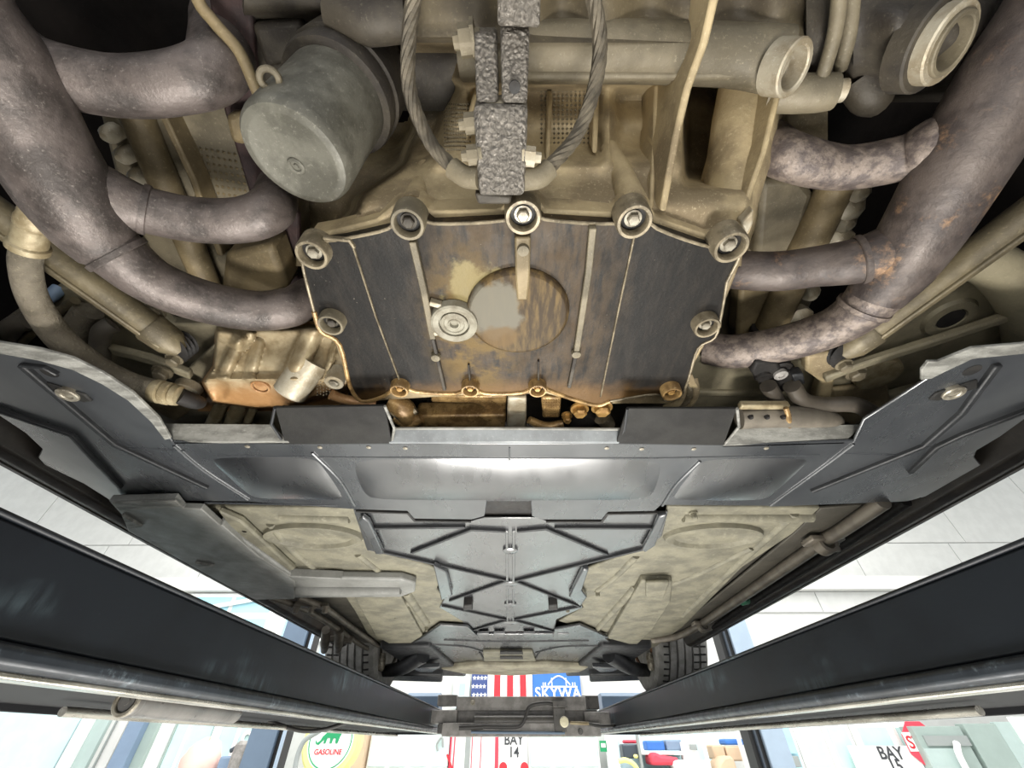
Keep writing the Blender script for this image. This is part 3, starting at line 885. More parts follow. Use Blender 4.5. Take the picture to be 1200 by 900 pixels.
for pts in ([(417, 600), (478, 602), (486, 611), (552, 612)], [(640, 612), (705, 612), (712, 603), (770, 602)]):
    MB().pbar([(x, y, HC - 0.005) for x, y in pts], 0.005, 0.006).build('edge_joint', 'black', t)
for x in (548, 648):
    MB().pp([(x - 5, 710), (x + 5, 709), (x + 6, 715), (x - 5, 716)], HC - 0.022, 0.024).build('clip', 'black', t, 0.003)
for pts in ([(425, 606), (433, 612), (450, 650), (440, 650), (420, 612)], [(772, 606), (782, 604), (768, 640), (756, 648), (752, 645), (765, 622)]):
    MB().pp(pts, HC - 0.012, 0.01).build('side_clip', 'tray', t, 0.003)
for pts in ([(508, 664), (523, 671), (530, 698), (517, 704)], [(683, 668), (690, 668), (682, 692), (688, 700), (680, 711), (667, 700)]):
    MB().pp(pts, HC - 0.015, 0.014).build('corner_flap', 'tray', t, 0.003)

# ================================================================== FRONT COVER
HN = 0.318
t = thing('front_undercover', 'black plastic front undercover with a small slotted intake', 'undercover', W(595, 765, HN))
MB().pp([(497, 746), (548, 744), (650, 743), (707, 746), (724, 760), (716, 776), (690, 784), (630, 783), (595, 783), (545, 784), (500, 783), (478, 772), (468, 762)], HN, 0.006).build('panel', 'cover_gloss', t, 0.002)
MB().pp([(515, 733), (548, 735), (560, 746), (492, 749)], HN - 0.004, 0.01).build('wedge_cover', 'tray', t, 0.003)
MB().pp([(650, 738), (680, 733), (715, 748), (648, 747)], HN - 0.004, 0.01).build('wedge_cover', 'tray', t, 0.003)
MB().pp([(566, 764), (624, 764), (628, 775), (567, 775)], HN - 0.012, 0.012).build('intake_frame', 'khaki', t, 0.003)
for y in (765.5, 771):
    MB().pp([(586, y - 1.5), (612, y - 1.5), (613, y + 1.5), (586, y + 1.5)], HN - 0.016, 0.006).build('intake_slot', 'black', t, 0.001)
for pts in ([(497, 754), (545, 757), (566, 763)], [(716, 756), (660, 757), (628, 764)], [(520, 749), (590, 751), (690, 750)]):
    MB().ptube([(x, y, HN) for x, y in pts], 0.005, 8, 5).build('crease', 'rib_black', t)
for pts in ([(562, 764), (568, 776), (560, 783)], [(632, 764), (627, 776), (640, 783)]):
    MB().ptube([(x, y, HN) for x, y in pts], 0.005, 8, 2).build('crease', 'rib_black', t)
for x in (566, 585, 620, 660):
    MB().pp([(x - 7, 743), (x + 7, 743), (x + 6, 747), (x - 6, 747)], HN - 0.008, 0.01).build('joint_tab', 'cover_gloss', t, 0.002)
o = MB().pp([(516, 784.5), (560, 781), (595, 782.5), (640, 781), (690, 783), (680, 788), (600, 792), (545, 790)], 0.292, 0.03).build('front_bumper', 'beige', bevel=0.01)
tag(o, 'beige dusty underside of the front bumper above the flag', 'bumper')

# ================================================================== FRONT WHEELS AND ARMS
for s, lab, lab2 in ((-1, 'left front tyre in shadow behind the left runway', 'black suspension arm at the left front wheel'), (1, 'right front tyre with grooved tread above the right runway', 'black suspension arm at the right front wheel')):
    xc, yc, zc, r, w = s * 0.77, 2.44, ZC + 0.49, 0.32, 0.235
    t = thing('front_wheel', lab, None, (xc, yc, zc - r))
    t.parent = car
    t.location = WPOS[t.name] - WPOS[car.name]
    ax = Vector((s, 0, 0))
    o0 = Vector((xc - s * w / 2, yc, zc))
    prof = [(0.215, 0.006), (0.29, -0.004), (0.308, 0.006), (r - 0.004, 0.024)]
    gx = [0.052, 0.088, 0.122, 0.156, 0.19]
    for g in gx:
        prof += [(r, g - 0.005), (r - 0.009, g - 0.004), (r - 0.009, g + 0.004), (r, g + 0.005)]
    prof += [(r - 0.004, w - 0.02), (0.305, w - 0.004), (0.215, w - 0.006)]
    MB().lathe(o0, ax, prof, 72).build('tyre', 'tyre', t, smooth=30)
    mb = MB()
    for k in range(60):
        an = 2 * math.pi * k / 60
        c, sn = math.cos(an), math.sin(an)
        for g in (0.037, 0.173, 0.205):
            p = o0 + ax * g + Vector((0, c, sn)) * (r - 0.003)
            mb.bar(p - ax * 0.012, p + ax * 0.012, 0.006, 0.0045, Vector((0, c, sn)))
    tag(mb.build('tread_sipes', 'groove', t, smooth=0), kind='stuff')
    MB().lathe(o0, ax, [(0.06, 0.09), (0.19, 0.06), (0.205, 0.0), (0.217, -0.004), (0.217, 0.03), (0.2, 0.1), (0.2, 0.2)], 40).build('rim', 'rust' if s > 0 else 'khaki_dark', t)
    MB().lathe(o0, ax, [(0.0, 0.02), (0.15, 0.02), (0.16, 0.03), (0.16, 0.05), (0.0, 0.05)], 32).build('brake_disc', 'rust', t)
    t = thing('suspension_arm', lab2, None, (s * 0.5, 2.3, ZC + 0.24))
    t.parent = car
    t.location = WPOS[t.name] - WPOS[car.name]
    MB().tube([Vector((s * 0.42, 2.15, ZC + 0.30)), Vector((s * 0.54, 2.28, ZC + 0.265)), Vector((s * 0.66, 2.42, ZC + 0.27))], [0.035, 0.03, 0.026], 12, 4).build('arm', 'rib_black', t)
    MB().prism([Vector((s * d, y, ZC + 0.265)) for d, y in ((0.36, 2.28), (0.50, 2.3), (0.48, 2.42), (0.42, 2.44))], (0, 0, 0.02)).build('air_deflector', 'tray', t, 0.004)
    MB().lathe(Vector((s * 0.645, 2.30, ZC + 0.255)), UP, [(0.012, 0), (0.02, 0.01), (0.02, 0.05), (0.012, 0.07)], 12).build('ball_joint', 'bolt', t)

# ================================================================== ENGINE: CRANKCASE
CASE_L = [(-60, 470), (60, 470), (110, 500), (185, 478), (240, 420), (300, 352), (340, 350)]
CASE_R = [(-60, 960), (60, 945), (100, 915), (180, 895), (250, 882), (300, 868), (340, 866)]


def crank_h(x, y):
    h = interp([(-40, 0.50), (30, 0.49), (55, 0.47), (92, 0.475), (104, 0.515), (150, 0.478), (200, 0.432), (248, 0.388), (300, 0.378)], y)
    h += 0.035 * sst(712, 728, x) * (1 - sst(752, 775, x)) * sst(95, 120, y) * (1 - sst(165, 205, y))
    h += 0.15 * sst(797, 808, x) * (1 - sst(872, 886, x)) * sst(90, 104, y) * (1 - sst(195, 225, y))
    h -= 0.0 * sst(845, 860, x) * (1 - sst(880, 895, x)) * sst(100, 130, y) * (1 - sst(230, 270, y))
    h += 0.10 * (1 - sst(520, 548, x + (y - 100) * 0.35)) * sst(40, 70, y) * (1 - sst(150, 215, y))
    h += 0.03 * sst(545, 555, x) * (1 - sst(700, 712, x)) * sst(98, 108, y) * (1 - sst(170, 200, y))
    h -= 0.02 * sst(470, 500, x) * (1 - sst(560, 590, x)) * (1 - sst(40, 60, y))
    h += 0.02 * (0.5 + 0.5 * math.sin(x * 0.06)) * (1 - sst(20, 40, y)) * sst(620, 660, x)
    l, r = interp(CASE_L, y), interp(CASE_R, y)
    h += 0.22 * (1 - sst(l - 14, l + 6, x)) + 0.22 * sst(r - 4, r + 14, x)
    return h


t_eng = thing('crankcase', 'tan cast aluminium engine crankcase with ribs above the oil pan', 'engine block', W(640, 200, 0.40))
MB().grid(130, 80, lambda u, v: W(330 + u * 640, 44 + v * 268, crank_h(330 + u * 640, 44 + v * 268))).build('casting', 'alu_tan', t_eng, smooth=60)
MB().grid(110, 34, lambda u, v: W(330 + u * 640, -170 + v * 220, crank_h(330 + u * 640, -170 + v * 220) - 0.016)).build('upper_casting', 'case_shaded', t_eng, smooth=60)  # darker colour here carries some of the shading
# flange the oil pan bolts to
FL = [(350, 296), (362, 276), (385, 272), (440, 258), (462, 240), (492, 238), (505, 248), (585, 246), (600, 232), (628, 232), (640, 246), (722, 250), (735, 236), (760, 238), (770, 256), (830, 276), (858, 272), (876, 286), (868, 310), (848, 360), (846, 385), (828, 402), (815, 425), (806, 458), (790, 474), (715, 474), (700, 478), (640, 462), (540, 464), (450, 470), (418, 472), (392, 402), (372, 385), (356, 325)]
MB().pp(FL, 0.371, 0.03).build('flange', 'alu_tan', t_eng, 0.003)
# rounded cross tube with the open bore at its right end
MB().ptube([(540, 66, 0.490), (630, 62, 0.484), (760, 62, 0.479), (860, 66, 0.474), (915, 72, 0.466)], [0.02, 0.024, 0.024, 0.024, 0.026], 18, 5).build('cross_tube', 'alu_grey', t_eng)
MB().pbar([(600, 90, 0.462), (740, 90, 0.458), (905, 88, 0.452)], 0.008, 0.03).build('tube_foot', 'alu_grey', t_eng, 0.003)
c = W(927, 80, 0.437)
ax = Vector((0.50, -0.10, -0.86)).normalized()
MB().ring(c, ax, 0.0155, 0.0215, -0.016, 0.004, 26).build('bore_boss', 'alu_pale', t_eng)
MB().lathe(c - ax * 0.013, ax, [(0.016, 0), (0.0, 0.001)], 20).build('bore_end', 'recess_shade', t_eng)  # bore floor coloured dark for the shade inside
# long webs
def web(pix, w, th, mat='alu_tan', nm='web'):
    MB().pbar(pix, w, th).build(nm, mat, t_eng, 0.002)
web([(852, -160, 0.44), (842, -20, 0.43), (826, 50, 0.432), (806, 105, 0.425), (792, 165, 0.415), (777, 248, 0.376)], 0.007, 0.09)
web([(912, 112, 0.455), (896, 180, 0.43), (880, 225, 0.405), (866, 276, 0.372)], 0.006, 0.12)
web([(770, 100, 0.50), (768, 170, 0.46), (764, 245, 0.385)], 0.005, 0.06)
web([(700, 105, 0.52), (697, 180, 0.46)], 0.006, 0.03)
web([(558, 110, 0.51), (535, 200, 0.445)], 0.006, 0.03)
web([(645, 110, 0.525), (642, 190, 0.45)], 0.005, 0.03)
for pts, r in (([(713, 175, 0.475), (728, 205, 0.435), (743, 244, 0.384)], [0.010, 0.012, 0.015]), ([(498, 195, 0.47), (494, 215, 0.44), (484, 246, 0.385)], [0.008, 0.010, 0.015]), ([(880, 84, 0.535), (872, 140, 0.505), (862, 200, 0.468), (850, 268, 0.405)], [0.030, 0.033, 0.032, 0.024]),
               ([(612, 200, 0.44), (613, 240, 0.385)], [0.012, 0.016])):
    MB().ptube(pts, r, 14, 5).build('bolt_column', 'alu_tan', t_eng)
MB().pp([(868, 262), (884, 246), (883, 262), (876, 276)], 0.376, 0.012).build('ear', 'alu_pale', t_eng, 0.002)
# diamond knurl pads beside the bracket
for (xa, xb, ya, yb) in ((520, 552, 120, 178), (632, 692, 104, 170)):
    mb = MB()
    for i in range(12):
        for j in range(12):
            u, v = (i + 0.5) / 12, (j + 0.5) / 12
            x, y = xa + (xb - xa) * u, ya + (yb - ya) * v
            p = W(x, y, crank_h(x, y) - 0.001)
            s = 0.0016
            mb.add([p + Vector((-s, 0, 0)), p + Vector((0, -s, 0)), p + Vector((s, 0, 0)), p + Vector((0, s, 0)), p + Vector((0, 0, -0.0016))], [(0, 1, 4), (1, 2, 4), (2, 3, 4), (3, 0, 4)])
    tag(mb.build('knurling', 'alu_grey', t_eng, smooth=0), kind='stuff')

# casing blocks above, left and right
t = thing('upper_casing', 'dark dirty engine casing with a large round bore, top right', 'engine casing', W(1040, 50, 0.46))
def case_h(x, y):
    h = interp([(-60, 0.50), (40, 0.47), (75, 0.475), (100, 0.50), (118, 0.62)], y)
    h -= 0.03 * sst(1000, 1060, x) * (1 - sst(1120, 1180, x)) * sst(-20, 20, y)
    h += 0.04 * sst(965, 975, x) * (1 - sst(990, 1000, x))
    h += 0.2 * (1 - sst(925, 945, x)) + 0.2 * sst(1150, 1190, x + (y - 40) * 0.4)
    return h
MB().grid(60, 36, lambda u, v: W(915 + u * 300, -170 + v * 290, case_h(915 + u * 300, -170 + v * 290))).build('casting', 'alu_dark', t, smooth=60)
c = W(1110, 52, 0.43)
ax = Vector((0.38, -0.16, -0.9)).normalized()
MB().ring(c, ax, 0.021, 0.028, -0.012, 0.003, 28).build('bore_boss', 'alu_pale', t)
MB().ring(c, ax, 0.0175, 0.0222, -0.03, 0.006, 28).build('bore_liner', 'alu_grey', t)
MB().lathe(c - ax * 0.028, ax, [(0.0178, 0), (0.0, 0.001)], 20).build('bore_end', 'alu_dark', t)
MB().ring(c - ax * 0.012, ax, 0.026, 0.034, -0.014, 0.004, 28).build('bore_collar', 'alu_dark', t)
for pts in ([(990, -150, 0.46), (985, -20, 0.46), (978, 40, 0.455), (962, 95, 0.46)], [(1005, -150, 0.47), (1000, -20, 0.47), (995, 40, 0.462), (985, 80, 0.47)]):
    MB().ptube(pts, 0.006, 10, 4).build('casing_rib', 'alu_grey', t)
MB().ptube([(900, 112, 0.475), (935, 110, 0.465), (962, 109, 0.46), (978, 107, 0.458)], [0.015, 0.0165, 0.016, 0.015], 16, 3).build('plug_sleeve', 'alu_grey', t)
MB().ptube([(975, 107, 0.458), (990, 106, 0.456)], [0.0095, 0.0095], 14, 1).build('plug_tip', 'alu_pale', t)
MB().ptube([(1010, 92, 0.50), (1020, 112, 0.49), (1030, 118, 0.49)], [0.02, 0.018, 0.015], 14, 3).build('drain_boss', 'alu_dark', t)

t = thing('upper_casing', 'dark dirty engine casing over the oil filter, top left of centre', 'engine casing', W(400, 20, 0.52))
def case2_h(x, y):
    h = interp([(-60, 0.50), (10, 0.50), (24, 0.53), (80, 0.56)], y)
    h -= 0.03 * sst(385, 400, x) * (1 - sst(470, 490, x)) * (1 - sst(22, 34, y))
    h += 0.16 * (1 - sst(268, 286, x))
    return h
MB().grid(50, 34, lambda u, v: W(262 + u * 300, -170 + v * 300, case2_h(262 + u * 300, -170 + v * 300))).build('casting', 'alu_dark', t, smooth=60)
MB().pp([(292, 26), (352, 22), (356, 70), (310, 80)], 0.515, 0.03).build('cover_box', 'alu_dark', t, 0.006)
MB().ptube([(392, 18, 0.49), (430, 22, 0.48), (478, 20, 0.48)], [0.018, 0.02, 0.018], 14, 3).build('round_edge', 'alu_dark', t)
MB().pbar([(440, 95, 0.53), (470, 78, 0.52), (480, 60, 0.52)], 0.008, 0.02).build('bracket', 'alu_dark', t, 0.002)

# ================================================================== OIL PAN
HP = 0.357
t = thing('oil_pan', 'black oil-stained engine oil pan with bolt bosses round its rim', 'oil pan', W(610, 370, HP))
OUT = [(354, 298), (366, 285), (402, 280), (455, 268), (466, 250), (492, 250), (508, 262), (592, 258), (602, 243), (626, 243), (638, 257), (722, 262), (734, 246), (756, 248), (770, 268), (835, 290), (846, 278), (868, 286), (866, 302), (852, 330), (846, 365), (838, 395), (818, 408), (808, 440), (798, 464), (780, 470), (768, 462), (715, 470), (700, 475), (672, 468), (645, 458), (630, 451), (612, 460), (568, 461), (551, 451), (535, 461), (488, 459), (468, 451), (450, 464), (424, 470), (410, 452), (398, 404), (376, 388), (368, 365), (356, 318)]
MB().pp(OUT, HP + 0.002, 0.014).build('plate', 'pan', t, 0.001)
OUTW = [W(x, y, HP) for x, y in OUT]
seg_top = OUT[:20]
seg_bot = OUT[20:]
mb = MB().ptube([(x, y, HP + 0.0015) for x, y in seg_top], 0.0017, 8, 4)
mb.build('rim', 'alu_edge', t)
MB().ptube([(x, y, HP + 0.0015) for x, y in OUT[19:28]], 0.0016, 8, 4).build('rim', 'alu_edge', t)
MB().ptube([(x, y, HP + 0.0015) for x, y in OUT[27:38] + OUT[38:44]], 0.0028, 8, 4).build('rim', 'alu_gold', t)
MB().ptube([(x, y, HP + 0.0015) for x, y in OUT[43:] + OUT[:1]], 0.0016, 8, 4).build('rim', 'alu_edge', t)
for pts, w, th, mat in (([(412, 286), (440, 372), (470, 452)], 0.002, 0.003, 'alu_edge'), ([(483, 284), (497, 345), (507, 398)], 0.007, 0.008, 'alu_grey'), ([(507, 398), (512, 420), (521, 458)], 0.0045, 0.005, 'alu_dark'),
                        ([(695, 268), (690, 320), (676, 412)], 0.007, 0.008, 'alu_grey'), ([(676, 412), (667, 455)], 0.005, 0.005, 'alu_dark'), ([(744, 276), (728, 350), (704, 466)], 0.0022, 0.003, 'alu_edge'), ([(549, 428), (551, 452)], 0.0025, 0.004, 'alu_dark'), ([(631, 424), (631, 450)], 0.0025, 0.004, 'alu_dark'),
                        ([(378, 280), (409, 283), (415, 292)], 0.003, 0.004, 'alu_edge')):
    MB().pbar([(x, y, HP - th + 0.002) for x, y in pts], w, th + 0.002).build('rib', mat, t, 0.001)
for x, y in ((511, 417), (675, 413)):
    MB().lathe(W(x, y, HP), DOWN, [(0.006, -0.001), (0.0055, 0.005), (0, 0.006)], 12).build('rib_node', 'alu_grey', t)
c = W(607, 367, HP)
e = W(666, 367, HP) - c
MB().lathe(c, DOWN, [(e.length * 1.02, -0.001), (e.length, 0.004), (e.length * 0.94, 0.006), (e.length * 0.9, 0.005), (0, 0.005)], 48).build('round_pad', 'disc', t, smooth=50)
MB().pp([(603, 278), (622, 278), (621, 326), (618, 352), (606, 352), (604, 326)], HP - 0.007, 0.009).build('strap_pad', 'head_tan', t, 0.002)
MB().lathe(W(613, 292, HP - 0.007), DOWN, [(0.006, 0), (0.0055, 0.004), (0, 0.005)], 14).build('strap_stud', 'alu_grey', t)
c = W(533, 375, HP)
dp = MB().lathe(c, DOWN, [(0.0275, -0.001), (0.026, 0.008), (0.0235, 0.0095), (0.0175, 0.0085), (0.0168, 0.0045), (0.0, 0.0045)], 30).build('drain_boss', 'plug_pale', t)
dq = MB().lathe(c, DOWN, [(0.0155, 0.003), (0.0152, 0.008), (0.012, 0.0088), (0.011, 0.0075), (0.0075, 0.0075), (0.0065, 0.0085), (0.0052, 0.0085), (0.0042, 0.004), (0.0, 0.004)], 24).build('drain_plug', 'plug_pale', t)
MB().lathe(c, DOWN, [(0.0042, 0.0042), (0.0, 0.0043)], 8).build('plug_socket', 'black', dq)
for pts in ([(503, 356), (517, 360)], [(508, 392), (521, 390)]):
    MB().pbar([(x, y, HP - 0.006) for x, y in pts], 0.006, 0.008).build('boss_arm', 'alu_pale', t, 0.001)
bosses = [(366, 298, 1.0, 0), (478, 262, 1.0, 0), (613, 254, 1.05, 0), (743, 259, 1.05, 0), (856, 289, 1.05, 0), (828, 383, 0.92, 0), (787, 461, 0.85, 1), (630, 457, 0.78, 1), (551, 457, 0.78, 1), (468, 457, 0.8, 1), (388, 380, 0.92, 0)]
for i, (x, y, s, g) in enumerate(bosses):
    c = W(x, y, HP - 0.008)
    rb = MB().lathe(c, DOWN, [(0.0112 * s, -0.012), (0.0112 * s, 0.001), (0.0122 * s, 0.003), (0.0146 * s, 0.003), (0.0156 * s, 0.001), (0.0162 * s, -0.02)], 26).build('bolt_boss', 'alu_gold' if g else ('alu_edge' if i not in (1, 10) else 'alu_grey'), t)
    MB().lathe(c, DOWN, [(0.0116 * s, -0.0064), (0.0, -0.0063)], 18).build('recess', 'recess_shade', rb)  # recess floor coloured dark for the shade inside the boss
    hexbolt('bolt', c + Vector((0, 0, 0.0062)), DOWN, 0.0056 * s, 0.0066, ('bolt_gold' if g else ('bolt' if i not in (1, 10) else 'alu_dark')), rb)

# ================================================================== OIL FILTER
t = thing('oil_filter', 'grey-green cylindrical oil filter can hanging left of the crankcase', 'oil filter', W(350, 170, 0.37))
b0 = W(345, 186, 0.375)
b1 = W(398, 116, 0.475)
ax = (b0 - b1).normalized()
L = (b0 - b1).length
MB().lathe(b1, ax, [(0.046, 0), (0.046, L * 0.3), (0.0465, L * 0.9), (0.0455, L * 0.95), (0.043, L * 0.985), (0.038, L), (0.036, L), (0.035, L * 0.996), (0.0, L * 0.996)], 48).build('can', 'filter', t)
MB().lathe(b1, ax, [(0.03, -0.02), (0.0525, -0.012), (0.054, 0.0), (0.0525, 0.006), (0.046, 0.007)], 48).build('crimp_rim', 'alu_dark', t)
MB().lathe(b1 - ax * 0.075, ax, [(0.045, 0.0), (0.052, 0.02), (0.055, 0.06), (0.04, 0.066)], 36).build('filter_head', 'alu_dark', t)
c2 = W(346, 196, 0.375)
c2 = c2 - ax * ((c2 - b0).dot(ax)) - ax * 0.001
MB().ring(c2, ax, 0.0045, 0.0075, -0.002, 0.0022, 20).build('center_dimple', 'filter', t)
MB().lathe(c2, ax, [(0.003, -0.001), (0.002, 0.002), (0, 0.0022)], 10).build('dimple_point', 'filter', t)
t2 = thing('eyelet_tab', 'small pale eyelet tab beside the oil filter', 'tab', W(318, 96, 0.43))
c = W(316, 93, 0.39)
MB().ring(c, Vector((0.25, -0.1, -1)), 0.0045, 0.0092, -0.003, 0.003, 20).build('eye', 'alu_grey', t2)
MB().pbar([(322, 100, 0.39), (334, 109, 0.397)], 0.012, 0.004).build('stem', 'alu_grey', t2, 0.001)

# ================================================================== BRACKET WITH CRINKLED BLOCKS AND CABLES
t = thing('damper_bracket', 'black crinkle-coated bracket block hanging over the oil pan', 'bracket', W(588, 180, 0.33))
def quad(pix, th, nm, mat, bev=0.0025):
    return MB().prism([W(*p) for p in pix], (0, 0, th)).build(nm, mat, t, bev)
quad([(582, -150, 0.375), (636, -150, 0.375), (633, 33, 0.375), (583, 31, 0.375)], 0.05, 'top_block', 'crinkle')
quad([(586, 31, 0.385), (621, 33, 0.385), (618, 122, 0.355), (588, 121, 0.355)], 0.03, 'long_strap', 'crinkle')
quad([(555, 38, 0.39), (582, 38, 0.39), (584, 121, 0.358), (558, 121, 0.358)], 0.03, 'short_strap', 'crinkle')
quad([(554, 124, 0.352), (619, 124, 0.352), (615, 231, 0.328), (561, 231, 0.328)], 0.036, 'lower_block', 'crinkle', 0.004)
quad([(567, 120, 0.36), (608, 120, 0.36), (608, 130, 0.352), (567, 130, 0.352)], 0.02, 'bridge_lip', 'alu_pale', 0.002)
c = W(603, 102, 0.360)
MB().lathe(c, DOWN, [(0.0042, -0.002), (0.0042, 0.0014), (0, 0.0015)], 14).build('pin_hole', 'black', t)
quad([(556, 226, 0.345), (600, 230, 0.345), (598, 240, 0.345), (560, 240, 0.345)], 0.03, 'foot', 'alu_dark', 0.002)
for x, y, h, r, d in ((545, 45, 0.40, 0.011, -1), (551, 143, 0.36, 0.008, -1), (554, 180, 0.348, 0.008, -1), (621, 182, 0.348, 0.008, 1)):
    p = W(x, y, h)
    MB().lathe(p - Vector((d * 0.012, 0, 0)), Vector((d, 0.1, 0)), [(r * 0.6, 0), (r * 0.6, 0.004), (r * 1.2, 0.004), (r * 1.2, 0.007), (r, 0.007), (r, 0.016), (r * 0.55, 0.016), (r * 0.5, 0.021), (0, 0.021)], 8).build('side_bolt', 'alu_pale' if d > 0 else 'alu_grey', t, smooth=20)


def rope(name, pix, r, label, ferr):
    t = thing(name, label, 'cable', W(*pix[2]))
    P = [W(*q) for q in pix]
    pts, _ = catmull(P, [r] * len(P), 26)
    fr = frames(pts)
    mb = MB()
    acc, phase = 0.0, []
    for i, p in enumerate(pts):
        if i:
            acc += (p - pts[i - 1]).length
        phase.append(acc / 0.06 * 2 * math.pi)
    for k in range(6):
        hp = []
        for p, (tt, a, b), ph in zip(pts, fr, phase):
            an = ph + k * math.pi / 3
            hp.append(p + (a * math.cos(an) + b * math.sin(an)) * r * 0.55)
        MB().tube(hp, r * 0.46, 6, 1).build('strand', 'rope', t)
    MB().ptube(ferr, 0.0085, 14, 4).build('ferrule', 'alu_grey', t)
    return t


rope('steel_cable', [(520, -150, 0.42), (488, -16, 0.42), (479, 50, 0.41), (481, 110, 0.395), (505, 168, 0.375), (537, 202, 0.352)], 0.006, 'twisted steel cable looping down to the left of the crinkled bracket', [(530, 197, 0.354), (545, 207, 0.347), (562, 209, 0.342)])
rope('steel_cable', [(660, -150, 0.42), (692, -16, 0.42), (703, 50, 0.41), (696, 105, 0.395), (675, 160, 0.375), (642, 198, 0.352)], 0.006, 'twisted steel cable looping down to the right of the crinkled bracket', [(644, 197, 0.352), (632, 208, 0.346), (612, 211, 0.342)])

# ================================================================== EXHAUST HEADERS
def header(name, label, col, cr, runs, mat):
    t = thing(name, label, 'exhaust header', W(*col[len(col) // 2]))
    MB().ptube(col, cr, 28, 8).build('collector', mat, t, smooth=60)
    for pts, r, m2, wpos in runs:
        p = MB().ptube(pts, r, 24, 8).build('pipe', m2, t, smooth=60)
        i = wpos
        a, b = W(*pts[i]), W(*pts[i + 1])
        d = (b - a).normalized()
        rr = r[i + 1] if isinstance(r, list) else r
        MB().ring(b, d, rr * 0.9, rr * 1.09, -0.003, 0.003, 28).build('weld_ring', m2, p)
    return t


header('exhaust_header', 'mauve-grey steel exhaust header with three pipes, left of the engine',
       [(-130, -130, 0.415), (-60, 0, 0.41), (-8, 70, 0.405), (40, 160, 0.395), (82, 228, 0.385), (108, 268, 0.38), (128, 296, 0.378)], [0.036, 0.036, 0.037, 0.038, 0.038, 0.034, 0.027],
       [([(-40, 45, 0.43), (10, 62, 0.43), (60, 86, 0.435), (140, 102, 0.445), (205, 98, 0.455), (250, 84, 0.475), (262, 58, 0.52), (262, 30, 0.60)], [0.030, 0.028, 0.0255, 0.0245, 0.0245, 0.026, 0.029, 0.031], 'exhaust', 0),
        ([(80, 216, 0.395), (122, 231, 0.40), (170, 246, 0.41), (230, 258, 0.42), (285, 258, 0.43), (318, 244, 0.45), (326, 220, 0.52)], [0.033, 0.030, 0.0235, 0.0235, 0.0235, 0.024, 0.023], 'exhaust', 1),
        ([(106, 268, 0.382), (138, 298, 0.378), (180, 330, 0.385), (235, 352, 0.395), (295, 364, 0.41), (340, 360, 0.425), (366, 345, 0.46)], [0.03, 0.0275, 0.0255, 0.0255, 0.0255, 0.0255, 0.024], 'exhaust', 0)], 'exhaust')
header('exhaust_header', 'rust-blotched steel exhaust header with three pipes, right of the engine',
       [(1330, -130, 0.435), (1250, 0, 0.43), (1184, 92, 0.42), (1128, 188, 0.405), (1080, 270, 0.395), (1050, 315, 0.388), (1025, 348, 0.383)], [0.037, 0.037, 0.037, 0.037, 0.036, 0.034, 0.028],
       [([(1168, 158, 0.412), (1104, 168, 0.42), (1056, 186, 0.435), (985, 197, 0.45), (925, 184, 0.465), (898, 168, 0.50)], [0.036, 0.0265, 0.0215, 0.0215, 0.023, 0.024], 'exhaust_head', 0),
        ([(1055, 292, 0.395), (1008, 305, 0.40), (960, 312, 0.415), (910, 318, 0.425), (862, 316, 0.445), (845, 310, 0.47)], [0.031, 0.0255, 0.0235, 0.0235, 0.0235, 0.0235], 'exhaust_rust', 0),
        ([(1040, 328, 0.388), (1012, 360, 0.385), (975, 384, 0.392), (920, 402, 0.405), (860, 412, 0.42), (828, 408, 0.44)], [0.03, 0.0265, 0.0245, 0.0245, 0.0245, 0.024], 'exhaust_head', 0)], 'exhaust_rust')

# ================================================================== CYLINDER HEADS
t = thing('cylinder_head', 'tan ribbed cylinder head with maroon port plate behind the left exhaust pipes', 'cylinder head', W(240, 230, 0.50))
MB().pp([(112, 120), (270, 105), (345, 240), (352, 335), (330, 400), (255, 430), (190, 330), (135, 210)], 0.53, 0.06).build('casting', 'alu_grey', t, 0.006)
MB().ptube([(150, 110, 0.525), (195, 220, 0.515), (245, 340, 0.50), (262, 385, 0.50)], 0.017, 14, 4).build('cover_tube', 'head_tan', t)
MB().pbar([(185, 125, 0.505), (225, 210, 0.50), (258, 300, 0.495)], 0.008, 0.03).build('cover_rib', 'head_tan', t, 0.002)
MB().pp([(225, -140), (285, -140), (300, 105), (330, 205), (350, 255), (352, 345), (322, 345), (296, 240), (262, 130)], 0.515, 0.012).build('port_plate', 'maroon', t, 0.003)
MB().ptube([(190, -140, 0.50), (228, -10, 0.49), (250, 25, 0.485), (280, 60, 0.48), (298, 100, 0.475), (307, 120, 0.475)], 0.0055, 10, 5).build('thin_tube', 'head_tan', t)
MB().pp([(262, 298), (318, 286), (338, 340), (300, 352), (258, 340)], 0.462, 0.05).build('lower_box', 'head_tan', t, 0.008)
MB().pp([(262, 134), (290, 130), (288, 172), (270, 168)], 0.49, 0.02).build('plug_pad', 'head_tan', t, 0.006)
for x, y in ((130, 157), (147, 182), (162, 207), (178, 232)):
    MB().lathe(W(x, y, 0.52), DOWN, [(0.010, -0.01), (0.009, 0.006), (0.004, 0.012), (0, 0.012)], 10).build('cover_bolt', 'alu_pale', t)
mb = MB()
for i in range(10):
    for j in range(8):
        u, v = i / 9, j / 7
        x, y = 222 + 60 * u + 8 * v, 172 + 10 * u + 58 * v
        p = W(x, y, 0.5295)
        s = 0.0022
        mb.add([p + Vector((-s, 0, 0)), p + Vector((0, -s, 0)), p + Vector((s, 0, 0)), p + Vector((0, s, 0)), p + Vector((0, 0, -0.0025))], [(0, 1, 4), (1, 2, 4), (2, 3, 4), (3, 0, 4)])
tag(mb.build('knurling', 'head_tan', t, smooth=0), kind='stuff')
t = thing('cylinder_head', 'tan cylinder head with round cover tube behind the right exhaust pipes', 'cylinder head', W(930, 300, 0.50))
